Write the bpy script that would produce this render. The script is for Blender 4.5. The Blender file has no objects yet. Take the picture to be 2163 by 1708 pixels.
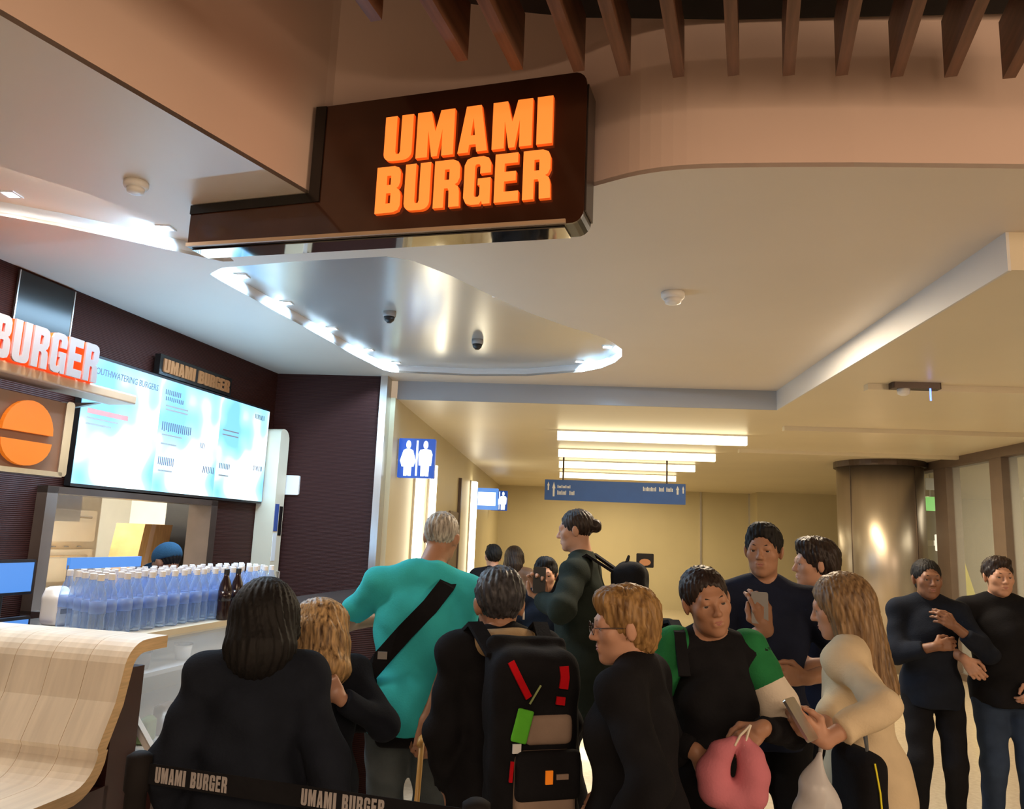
import bpy, math, random
import numpy as np
from mathutils import Vector, Matrix
from mathutils.geometry import tessellate_polygon

random.seed(7)
sc = bpy.context.scene
COL = sc.collection
PI = math.pi
R = math.radians

# ------------------------------------------------------------------ camera
cam_d = bpy.data.cameras.new('camera')
cam_d.sensor_fit = 'HORIZONTAL'
cam_d.sensor_width = 36.0
cam_d.lens = 36.0 * 1650.0 / 2163.0
cam_d.clip_start = 0.05
cam_d.clip_end = 200
cam = bpy.data.objects.new('camera', cam_d)
COL.objects.link(cam)
_yaw, _pit, _rol = R(4.09), R(9.58), R(2.3)
_f = Vector((-math.sin(_yaw) * math.cos(_pit), math.cos(_yaw) * math.cos(_pit), math.sin(_pit)))
_r0 = Vector((math.cos(_yaw), math.sin(_yaw), 0))
_u0 = _r0.cross(_f)
_r = math.cos(_rol) * _r0 + math.sin(_rol) * _u0
_u = -math.sin(_rol) * _r0 + math.cos(_rol) * _u0
_m = Matrix((_r, _u, -_f)).transposed().to_4x4()
_m.translation = Vector((0, 0, 1.70))
cam.matrix_world = _m
sc.camera = cam

# ------------------------------------------------------------------ world and exposure
world = bpy.data.worlds.new('terminal_ambient')
sc.world = world
world.use_nodes = True
world.node_tree.nodes['Background'].inputs[0].default_value = (1.0, 0.74, 0.50, 1)
world.node_tree.nodes['Background'].inputs[1].default_value = 0.28
sc.view_settings.view_transform = 'Standard'
sc.view_settings.look = 'None'
sc.view_settings.gamma = 1.0
sc.view_settings.exposure = 0.68
sc.view_settings.use_curve_mapping = False

def lamp(name, kind, loc, energy, color, size=0.3, size_y=None, aim=(0, 0, -1), spot=None, blend=0.5):
    l = bpy.data.lights.new(name, kind)
    l.energy = energy
    l.color = color
    if kind == 'AREA':
        l.size = size
        if size_y:
            l.shape = 'RECTANGLE'
            l.size_y = size_y
    elif kind == 'SPOT':
        l.spot_size = R(spot or 70)
        l.spot_blend = blend
        l.shadow_soft_size = size
    else:
        l.shadow_soft_size = size
    o = bpy.data.objects.new(name, l)
    o.location = loc
    o.rotation_euler = Vector(aim).to_track_quat('-Z', 'Y').to_euler()
    COL.objects.link(o)
    return o

WARM = (1.0, 0.80, 0.56)
COOL = (0.42, 0.70, 1.0)
# area lamps: unseen fills added for concourse, queue and shop; others over corridor, lobby, kitchen
lamp('concourse_fill', 'AREA', (0.5, -3.6, 3.5), 130, (1.0, 0.70, 0.48), 3.5, 2.0, aim=(0, 0.45, -0.9))  # unseen fill added behind the camera to brighten fascia and front ceiling
lamp('right_side_fill', 'AREA', (6.5, -1.0, 2.5), 110, (1.0, 0.72, 0.48), 2.5, 2.0, aim=(-1, 0.25, 0.05))  # warm fill added from the right for the left fascia; no shopfront there
lamp('queue_fill', 'AREA', (1.2, 5.6, 3.22), 60, WARM, 0.7, 0.7)  # added above the queue for light on the floor; no fitting in the ceiling
lamp('corridor_lamp', 'AREA', (3.6, 9.5, 3.0), 90, (1.0, 0.78, 0.46), 0.4, 3.0)
lamp('corridor_lamp', 'AREA', (1.2, 18.5, 3.0), 90, (1.0, 0.82, 0.50), 3.0, 1.0)
lamp('lobby_lamp', 'AREA', (7.5, 11.0, 3.0), 60, (1.0, 0.86, 0.58), 2.0, 4.0)
lamp('shop_blue_fill', 'AREA', (-2.55, 5.0, 3.20), 40, (0.45, 0.73, 1.0), 0.5, 2.2)  # added cool fill, bounces blue onto the shop ceiling; has no fixture
lamp('ceiling_blue_fill', 'AREA', tuple(Vector((-3.30 * math.cos(R(9)) + 4.9 * math.sin(R(9)), 3.30 * math.sin(R(9)) + 4.9 * math.cos(R(9)), 1.50))), 16, (0.30, 0.62, 1.0), 0.06, 1.2, aim=(0.25, 0.0, 1))  # added uplight that tints the shop ceiling blue
lamp('counter_fill', 'AREA', (-2.45, 3.35, 3.29), 34, (1.0, 0.90, 0.78), 0.5, 0.5)  # added over the wood counter so it bounces light to the ceiling
lamp('kitchen_lamp', 'AREA', (-5.0, 6.4, 2.8), 130, (1.0, 0.95, 0.84), 1.0, 1.0)

# ------------------------------------------------------------------ materials
MATS = {}

def mat(name, color, rough=0.6, metal=0.0, var=0.08, scale=6.0, stretch=(1, 1, 1), bump=0.0, bscale=None,
        spec=0.5, trans=0.0, sheen=0.0, coat=0.0, color2=None, wave=None, emit=None, estr=0.0, coord='Object'):
    """Principled material whose colour is broken up by a noise (or wave) pattern."""
    m = bpy.data.materials.new(name)
    m.use_nodes = True
    nt = m.node_tree
    b = nt.nodes['Principled BSDF']
    c = Vector(color[:3])
    tc = nt.nodes.new('ShaderNodeTexCoord')
    mp = nt.nodes.new('ShaderNodeMapping')
    mp.inputs['Scale'].default_value = stretch
    nt.links.new(tc.outputs[coord], mp.inputs['Vector'])
    if wave:
        tx = nt.nodes.new('ShaderNodeTexWave')
        tx.bands_direction = wave
        tx.inputs['Scale'].default_value = scale
        tx.inputs['Distortion'].default_value = 1.5
        tx.inputs['Detail'].default_value = 2.0
    else:
        tx = nt.nodes.new('ShaderNodeTexNoise')
        tx.inputs['Scale'].default_value = scale
        tx.inputs['Detail'].default_value = 3.0
    nt.links.new(mp.outputs[0], tx.inputs['Vector'])
    fac = tx.outputs['Fac']
    ramp = nt.nodes.new('ShaderNodeValToRGB')
    a = c * (1 - var)
    d = Vector(color2) if color2 else c * (1 + var)
    ramp.color_ramp.elements[0].position = 0.3
    ramp.color_ramp.elements[1].position = 0.7
    ramp.color_ramp.elements[0].color = (a[0], a[1], a[2], 1)
    ramp.color_ramp.elements[1].color = (min(d[0], 1), min(d[1], 1), min(d[2], 1), 1)
    nt.links.new(fac, ramp.inputs[0])
    nt.links.new(ramp.outputs[0], b.inputs['Base Color'])
    b.inputs['Roughness'].default_value = rough
    b.inputs['Metallic'].default_value = metal
    b.inputs['Specular IOR Level'].default_value = spec
    b.inputs['Transmission Weight'].default_value = trans
    b.inputs['Sheen Weight'].default_value = sheen
    b.inputs['Coat Weight'].default_value = coat
    if emit:
        b.inputs['Emission Color'].default_value = (*emit, 1)
        b.inputs['Emission Strength'].default_value = estr
    if bump:
        bp = nt.nodes.new('ShaderNodeBump')
        bp.inputs['Strength'].default_value = bump
        bp.inputs['Distance'].default_value = 0.01
        if bscale:
            t2 = nt.nodes.new('ShaderNodeTexNoise')
            t2.inputs['Scale'].default_value = bscale
            nt.links.new(mp.outputs[0], t2.inputs['Vector'])
            nt.links.new(t2.outputs['Fac'], bp.inputs['Height'])
        else:
            nt.links.new(fac, bp.inputs['Height'])
        nt.links.new(bp.outputs[0], b.inputs['Normal'])
    MATS[name] = m
    return m

def glow(name, color, strength, base=(0.8, 0.8, 0.8)):
    m = bpy.data.materials.new(name)
    m.use_nodes = True
    b = m.node_tree.nodes['Principled BSDF']
    b.inputs['Base Color'].default_value = (*base, 1)
    b.inputs['Roughness'].default_value = 0.4
    b.inputs['Emission Color'].default_value = (*color, 1)
    b.inputs['Emission Strength'].default_value = strength
    MATS[name] = m
    return m

def clear(name, color, opacity=0.4, rough=0.1):
    """Thin clear plastic or glass: part see-through, part glossy."""
    m = bpy.data.materials.new(name)
    m.use_nodes = True
    nt = m.node_tree
    b = nt.nodes['Principled BSDF']
    b.inputs['Base Color'].default_value = (*color, 1)
    b.inputs['Roughness'].default_value = rough
    tr = nt.nodes.new('ShaderNodeBsdfTransparent')
    tr.inputs[0].default_value = (0.93, 0.96, 1.0, 1)
    lw = nt.nodes.new('ShaderNodeLayerWeight')
    lw.inputs[0].default_value = 0.35
    ma = nt.nodes.new('ShaderNodeMath')
    ma.operation = 'MULTIPLY_ADD'
    ma.inputs[1].default_value = 0.5
    ma.inputs[2].default_value = opacity
    nt.links.new(lw.outputs['Facing'], ma.inputs[0])
    mx = nt.nodes.new('ShaderNodeMixShader')
    nt.links.new(ma.outputs[0], mx.inputs[0])
    nt.links.new(tr.outputs[0], mx.inputs[1])
    nt.links.new(b.outputs[0], mx.inputs[2])
    nt.links.new(mx.outputs[0], nt.nodes['Material Output'].inputs[0])
    MATS[name] = m
    return m

mat('ceiling_paint', (0.74, 0.66, 0.56), 0.42, var=0.02, scale=1.5, bump=0.02, bscale=60)
mat('ceiling_gloss', (0.74, 0.66, 0.50), 0.38, var=0.03, scale=1.0, spec=0.6)
mat('recess_satin', (0.66, 0.65, 0.62), 0.20, metal=0.55, var=0.03, scale=1.0)
mat('fascia_paint', (0.77, 0.57, 0.47), 0.65, var=0.03, scale=1.2, bump=0.02, bscale=50)
mat('step_paint', (0.70, 0.70, 0.70), 0.6, var=0.02, scale=2)
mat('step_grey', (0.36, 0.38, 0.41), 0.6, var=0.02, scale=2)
mat('tan_wall', (0.53, 0.46, 0.29), 0.45, var=0.05, scale=0.8, bump=0.02, bscale=40)
mat('brown_slat_wall', (0.040, 0.013, 0.010), 0.5, var=0.35, scale=26, stretch=(0.0, 0.0, 1.0), wave='Z', bump=0.35, spec=0.15)
mat('dark_void', (0.012, 0.010, 0.009), 0.9, var=0.2)
mat('floor_terrazzo', (0.52, 0.44, 0.33), 0.16, var=0.10, scale=30, coat=0.2)
mat('slat_wood', (0.15, 0.066, 0.036), 0.5, var=0.35, scale=5, stretch=(6, 0.6, 6), bump=0.1)
mat('counter_wood', (0.74, 0.65, 0.52), 0.38, var=0.10, scale=3.0, stretch=(9, 0.7, 1.0), bump=0.05)
mat('counter_wood_edge', (0.62, 0.42, 0.22), 0.45, var=0.15, scale=8, stretch=(1, 1, 12))
mat('maroon_panel', (0.040, 0.012, 0.012), 0.4, var=0.2)
mat('steel', (0.62, 0.60, 0.57), 0.28, metal=0.95, var=0.06, scale=20, stretch=(1, 1, 0.05))
mat('column_steel', (0.46, 0.41, 0.36), 0.33, metal=0.9, var=0.05, scale=8, stretch=(1, 1, 0.05))
mat('dark_bronze', (0.10, 0.075, 0.065), 0.35, metal=0.7, var=0.08)
mat('mullion_bronze', (0.17, 0.125, 0.10), 0.5, metal=0.3, var=0.06)
mat('sign_face', (0.055, 0.020, 0.010), 0.12, var=0.25, scale=2.5, coat=0.5)
mat('sign_black', (0.010, 0.009, 0.008), 0.2, var=0.1)
mat('sign_mirror', (0.72, 0.70, 0.66), 0.04, metal=1.0, var=0.02)
mat('white_plastic', (0.82, 0.80, 0.76), 0.35, var=0.02)
mat('cream_panel', (0.74, 0.66, 0.50), 0.4, var=0.04, scale=3)
mat('white_frame', (0.80, 0.79, 0.77), 0.4, var=0.03)
mat('black_plastic', (0.014, 0.014, 0.015), 0.35, var=0.2)
mat('post_black', (0.012, 0.010, 0.010), 0.75, var=0.2, spec=0.15)
mat('grey_plastic', (0.30, 0.29, 0.28), 0.4, var=0.05)
mat('sign_blue', (0.012, 0.075, 0.42), 0.35, var=0.05, emit=(0.012, 0.075, 0.42), estr=0.3)
mat('hanging_blue', (0.02, 0.10, 0.42), 0.4, var=0.05)
mat('print_white', (0.78, 0.80, 0.82), 0.5, var=0.03)
mat('belt_print', (0.34, 0.31, 0.30), 0.6, var=0.1)
mat('print_dark', (0.10, 0.12, 0.18), 0.6, var=0.1)
mat('print_red', (0.55, 0.22, 0.20), 0.6, var=0.1)
mat('kitchen_tile', (0.80, 0.78, 0.70), 0.25, var=0.03, scale=4)
mat('kitchen_steel', (0.72, 0.69, 0.62), 0.35, metal=0.4, var=0.05)
mat('cardboard', (0.50, 0.30, 0.11), 0.8, var=0.15, scale=8, stretch=(1, 6, 1))
mat('beige_shelf', (0.55, 0.38, 0.24), 0.45, var=0.08, scale=5)
mat('bun_orange', (0.50, 0.12, 0.01), 0.35, var=0.05, emit=(1.0, 0.23, 0.01), estr=0.25)
mat('logo_panel', (0.22, 0.11, 0.065), 0.4, var=0.12, scale=3)
mat('letter_white', (0.32, 0.29, 0.30), 0.4, var=0.04)
mat('letter_tan', (0.30, 0.12, 0.04), 0.5, var=0.05)
mat('notice_blue', (0.05, 0.09, 0.30), 0.5, var=0.05)
mat('yellow_cloth', (0.75, 0.66, 0.01), 0.6, var=0.05)
mat('cola_red', (0.55, 0.015, 0.015), 0.3, var=0.05)
mat('cola_dark', (0.05, 0.008, 0.006), 0.15, var=0.1)
mat('sauce_dark', (0.02, 0.008, 0.008), 0.2, var=0.2)
mat('pack_green', (0.25, 0.32, 0.12), 0.5, var=0.2, scale=12)
mat('pack_brown', (0.18, 0.10, 0.06), 0.5, var=0.2, scale=12)
mat('deep_blue_plastic', (0.02, 0.05, 0.35), 0.4, var=0.1)
glow('letter_orange', (1.0, 0.205, 0.02), 0.64, (0.9, 0.4, 0.15))
glow('letter_edge', (1.0, 0.10, 0.005), 0.4, (0.8, 0.2, 0.05))
glow('letter_red', (1.0, 0.045, 0.006), 0.7, (0.9, 0.1, 0.02))
def screen_glow(name):
    m = bpy.data.materials.new(name); m.use_nodes = True
    nt = m.node_tree; b = nt.nodes['Principled BSDF']
    tc = nt.nodes.new('ShaderNodeTexCoord'); no = nt.nodes.new('ShaderNodeTexNoise'); no.inputs['Scale'].default_value = 2.6; no.inputs['Detail'].default_value = 1.0
    rp = nt.nodes.new('ShaderNodeValToRGB')
    rp.color_ramp.elements[0].position = 0.36; rp.color_ramp.elements[0].color = (0.10, 0.30, 0.66, 1)
    rp.color_ramp.elements[1].position = 0.60; rp.color_ramp.elements[1].color = (0.75, 0.95, 1.0, 1)
    e1 = rp.color_ramp.elements.new(0.48); e1.color = (0.22, 0.48, 0.66, 1)
    nt.links.new(tc.outputs['Object'], no.inputs['Vector']); nt.links.new(no.outputs['Fac'], rp.inputs[0])
    nt.links.new(rp.outputs[0], b.inputs['Emission Color']); b.inputs['Emission Strength'].default_value = 1.7
    b.inputs['Base Color'].default_value = (0.05, 0.05, 0.05, 1); b.inputs['Roughness'].default_value = 0.3
    MATS[name] = m
screen_glow('screen_light')
glow('screen_blue', (0.10, 0.34, 0.95), 0.5, (0.03, 0.06, 0.12))
glow('tube_light', (1.0, 0.88, 0.56), 2.6)
glow('wall_light', (1.0, 0.90, 0.66), 4.5)
glow('led_white', (0.80, 0.93, 1.0), 14.0)
glow('icon_white', (0.80, 0.95, 1.0), 0.9)
glow('exit_green', (0.02, 0.9, 0.06), 0.5)
glow('led_blue', (0.03, 0.15, 1.0), 2.5)
glow('alarm_white', (1.0, 0.85, 0.6), 1.2)
clear('bottle_clear', (0.40, 0.56, 0.86), 0.20, 0.10)
clear('case_glass', (0.75, 0.78, 0.80), 0.06, 0.05)
clear('window_glass', (0.70, 0.72, 0.70), 0.03, 0.03)

# ------------------------------------------------------------------ helpers
def tag(o, label=None, cat=None, group=None, kind=None):
    if label: o['label'] = label
    if cat: o['category'] = cat
    if group: o['group'] = group
    if kind: o['kind'] = kind
    return o

def empty(name, loc=(0, 0, 0), rz=0.0, parent=None):
    o = bpy.data.objects.new(name, None)
    o.empty_display_size = 0.1
    o.location = loc
    o.rotation_euler = (0, 0, rz)
    COL.objects.link(o)
    if parent: o.parent = parent
    return o

def mesh_obj(name, verts, faces, mats, parent=None, smooth=False, fm=None, loc=None, rz=None):
    me = bpy.data.meshes.new(name)
    if isinstance(verts, np.ndarray): verts = verts.tolist()
    if isinstance(faces, np.ndarray): faces = faces.tolist()
    me.from_pydata(verts, [], faces)
    for m in (mats if isinstance(mats, (list, tuple)) else [mats]):
        me.materials.append(MATS[m])
    if fm is not None:
        me.polygons.foreach_set('material_index', np.asarray(fm, dtype=np.int32))
    if smooth:
        me.polygons.foreach_set('use_smooth', np.ones(len(me.polygons), dtype=bool))
    me.update()
    o = bpy.data.objects.new(name, me)
    COL.objects.link(o)
    if parent: o.parent = parent
    if loc is not None: o.location = loc
    if rz is not None: o.rotation_euler = (0, 0, rz)
    return o

def copy_tree(o, parent=None):
    c = o.copy()
    COL.objects.link(c)
    c.parent = parent
    for ch in o.children:
        copy_tree(ch, c)
    return c

class MB:
    def __init__(s):
        s.v, s.f, s.m = [], [], []
    def add(s, vs, fs, mi=0):
        n = len(s.v)
        s.v += [tuple(v) for v in vs]
        s.f += [tuple(i + n for i in f) for f in fs]
        s.m += [mi] * len(fs)
        return s
    def box(s, x0, x1, y0, y1, z0, z1, mi=0):
        vs = [(x, y, z) for z in (z0, z1) for y in (y0, y1) for x in (x0, x1)]
        return s.add(vs, [(0, 2, 3, 1), (4, 5, 7, 6), (0, 1, 5, 4), (2, 6, 7, 3), (0, 4, 6, 2), (1, 3, 7, 5)], mi)
    def rbox(s, x0, x1, y0, y1, z0, z1, r, axis='y', n=4, mi=0):
        """Box with the four edges along one axis rounded."""
        def rr(a0, a1, b0, b1):
            p = []
            for (ca, cb, st) in ((a1 - r, b1 - r, 0), (a0 + r, b1 - r, 1), (a0 + r, b0 + r, 2), (a1 - r, b0 + r, 3)):
                for k in range(n + 1):
                    t = (st + k / n) * PI / 2
                    p.append((ca + r * math.cos(t), cb + r * math.sin(t)))
            return p
        if axis == 'y':
            p = rr(x0, x1, z0, z1); s.prism([(a, y1, b) for a, b in p], (0, y0 - y1, 0), mi)
        elif axis == 'x':
            p = rr(y0, y1, z0, z1); s.prism([(x0, a, b) for a, b in p], (x1 - x0, 0, 0), mi)
        else:
            p = rr(x0, x1, y0, y1); s.prism([(a, b, z0) for a, b in p], (0, 0, z1 - z0), mi)
        return s
    def prism(s, poly, d, mi=0, caps=True):
        n = len(poly)
        d = Vector(d)
        vs = [Vector(p) for p in poly] + [Vector(p) + d for p in poly]
        fs = [(i, (i + 1) % n, n + (i + 1) % n, n + i) for i in range(n)]
        if caps: fs += [tuple(reversed(range(n))), tuple(range(n, 2 * n))]
        return s.add(vs, fs, mi)
    def tube(s, pts, r, n=8, mi=0, flat=None):
        pts = [Vector(p) for p in pts]
        rs = r if isinstance(r, (list, tuple)) else [r] * len(pts)
        vs, fs = [], []
        for i, p in enumerate(pts):
            t = (pts[min(i + 1, len(pts) - 1)] - pts[max(i - 1, 0)]).normalized()
            ref = Vector((0, 0, 1)) if abs(t.z) < 0.95 else Vector((1, 0, 0))
            a = t.cross(ref).normalized(); b = t.cross(a).normalized()
            for k in range(n):
                w = 2 * PI * k / n
                vs.append(p + rs[i] * (math.cos(w) * a + math.sin(w) * b * (flat or 1)))
        for i in range(len(pts) - 1):
            for k in range(n):
                fs.append((i * n + k, i * n + (k + 1) % n, (i + 1) * n + (k + 1) % n, (i + 1) * n + k))
        fs += [tuple(reversed(range(n))), tuple(range((len(pts) - 1) * n, len(pts) * n))]
        return s.add(vs, fs, mi)
    def ribbon(s, pts, nors, w, th=0.004, mi=0):
        """A flat strap that runs through pts; nors are its outward directions."""
        pts = [Vector(p) for p in pts]; vs, fs = [], []
        for i, p in enumerate(pts):
            t = (pts[min(i + 1, len(pts) - 1)] - pts[max(i - 1, 0)]).normalized()
            nn = Vector(nors[i] if isinstance(nors, list) else nors).normalized()
            sd = t.cross(nn).normalized(); nn = sd.cross(t).normalized()
            vs += [p + sd * w / 2 + nn * th, p - sd * w / 2 + nn * th, p - sd * w / 2 - nn * th, p + sd * w / 2 - nn * th]
        for i in range(len(pts) - 1):
            for k in range(4):
                fs.append((4 * i + k, 4 * i + (k + 1) % 4, 4 * i + 4 + (k + 1) % 4, 4 * i + 4 + k))
        fs += [(3, 2, 1, 0), tuple(4 * (len(pts) - 1) + k for k in range(4))]
        return s.add(vs, fs, mi)
    def lathe(s, prof, n=16, c=(0, 0, 0), mi=0):
        vs, fs = [], []
        for r, z in prof:
            for k in range(n):
                w = 2 * PI * k / n
                vs.append((c[0] + r * math.cos(w), c[1] + r * math.sin(w), c[2] + z))
        for i in range(len(prof) - 1):
            for k in range(n):
                fs.append((i * n + k, i * n + (k + 1) % n, (i + 1) * n + (k + 1) % n, (i + 1) * n + k))
        fs += [tuple(reversed(range(n))), tuple(range((len(prof) - 1) * n, len(prof) * n))]
        return s.add(vs, fs, mi)
    def flat_poly(s, outer, holes, o, ax, ay, depth, mi=0, side_mi=None):
        """A 2-D outline with holes as a plate: o + x*ax + y*ay, thickness along ax x ay."""
        o, ax, ay = Vector(o), Vector(ax), Vector(ay)
        nrm = ax.cross(ay).normalized() * depth
        loops = [outer] + list(holes)
        flat = [p for lp in loops for p in lp]
        tri = tessellate_polygon([[Vector((p[0], p[1], 0)) for p in lp] for lp in loops])
        n = len(flat)
        vs = [o + ax * p[0] + ay * p[1] for p in flat]
        vs = [v + nrm for v in vs] + vs
        def ccw(t):
            a, b, c = (flat[i] for i in t)
            return (b[0]-a[0])*(c[1]-a[1])-(b[1]-a[1])*(c[0]-a[0]) > 0
        tri = [t if ccw(t) else tuple(reversed(t)) for t in tri]
        s.add(vs, [tuple(t) for t in tri] + [tuple(i + n for i in reversed(t)) for t in tri], mi)
        k = len(s.v) - 2 * n
        i0 = 0
        fs = []
        for lp in loops:
            m = len(lp)
            for j in range(m):
                a, b = i0 + j, i0 + (j + 1) % m
                fs.append((a + k, b + k, b + n + k, a + n + k))
            i0 += m
        s.f += fs
        s.m += [mi if side_mi is None else side_mi] * len(fs)
        return s
    def build(s, name, mats, parent=None, smooth=False, loc=None, rz=None):
        return mesh_obj(name, s.v, s.f, mats, parent, smooth, s.m, loc, rz)

# store frame: l to the right along the shop front, d away from the concourse
TH = R(9.0)
ED = Vector((math.sin(TH), math.cos(TH), 0))
EL = Vector((math.cos(TH), -math.sin(TH), 0))
def S(l, d, z=0.0):
    v = EL * l + ED * d
    return Vector((v.x, v.y, z))
def store(name, l, d, z=0.0):
    return empty(name, S(l, d, z), -TH)

def text_mesh(body, size):
    cu = bpy.data.curves.new('lettering', 'FONT')
    cu.body = body
    cu.size = size
    cu.extrude = 0.0008
    cu.resolution_u = 2
    ob = bpy.data.objects.new('lettering', cu)
    COL.objects.link(ob)
    dg = bpy.context.evaluated_depsgraph_get()
    me = bpy.data.meshes.new_from_object(ob.evaluated_get(dg))
    vs = [tuple(v.co) for v in me.vertices]
    fs = [tuple(p.vertices) for p in me.polygons]
    bpy.data.objects.remove(ob)
    bpy.data.curves.remove(cu)
    bpy.data.meshes.remove(me)
    return vs, fs

# heavy condensed capitals
def arc(cx, cy, r, a0, a1, n=4, ry=None):
    ry = ry or r
    return [(cx + r * math.cos(R(a0 + (a1 - a0) * k / n)), cy + ry * math.sin(R(a0 + (a1 - a0) * k / n))) for k in range(n + 1)]
GLYPH = {
    'U': ([(0, 1), (0, .2)] + arc(.3, .16, .3, 180, 270, 4, .16) + arc(.7, .16, .3, 270, 360, 4, .16) + [(1, 1), (.585, 1), (.585, .2), (.55, .15), (.45, .15), (.415, .2), (.415, 1)], []),
    'M': ([(0, 0), (0, 1), (.37, 1), (.5, .55), (.63, 1), (1, 1), (1, 0), (.69, 0), (.69, .58), (.575, 0), (.425, 0), (.31, .58), (.31, 0)], []),
    'A': ([(0, 0), (.25, 1), (.75, 1), (1, 0), (.64, 0), (.61, .16), (.39, .16), (.36, 0)], [[(.43, .36), (.57, .36), (.5, .74)]]),
    'I': ([(0, 0), (0, 1), (1, 1), (1, 0)], []),
    'B': ([(0, 0), (0, 1)] + [(.7, 1), (.88, .96), (.96, .86), (.96, .64), (.9, .55), (.82, .52), (.94, .47), (1, .38), (1, .14), (.92, .04), (.72, 0)], [[(.42, .6), (.58, .6), (.58, .8), (.42, .8)], [(.42, .2), (.6, .2), (.6, .42), (.42, .42)]]),
    'R': ([(0, 0), (0, 1), (.7, 1), (.9, .95), (.98, .84), (.98, .6), (.9, .5), (.8, .47), (.93, .42), (.98, .32), (1, 0), (.6, 0), (.58, .34), (.54, .4), (.4, .4), (.4, 0)], [[(.4, .58), (.58, .58), (.58, .8), (.4, .8)]]),
    'G': ([(1, .64), (1, .84), (.9, .96), (.7, 1), (.3, 1), (.1, .96), (0, .84), (0, .16), (.1, .04), (.3, 0), (.6, 0), (.68, .07), (.72, 0), (1, 0), (1, .54), (.52, .54), (.52, .4), (.6, .4), (.6, .2), (.56, .16), (.44, .16), (.4, .2), (.4, .8), (.44, .84), (.56, .84), (.6, .8), (.6, .64)], []),
    'E': ([(0, 0), (0, 1), (.95, 1), (.95, .79), (.4, .79), (.4, .62), (.88, .62), (.88, .42), (.4, .42), (.4, .21), (1, .21), (1, 0)], []),
}
GW = {'I': 0.5, 'M': 1.30, 'E': 0.88}
def word_layout(word, width, gap=0.11):
    ws = [GW.get(c, 1.0) if c != ' ' else 0.6 for c in word]
    unit = width / (sum(ws) + gap * (len(word) - 1))
    out, x = [], 0.0
    for c, w in zip(word, ws):
        out.append((c, x * unit, w * unit))
        x += w + gap
    return out

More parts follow.
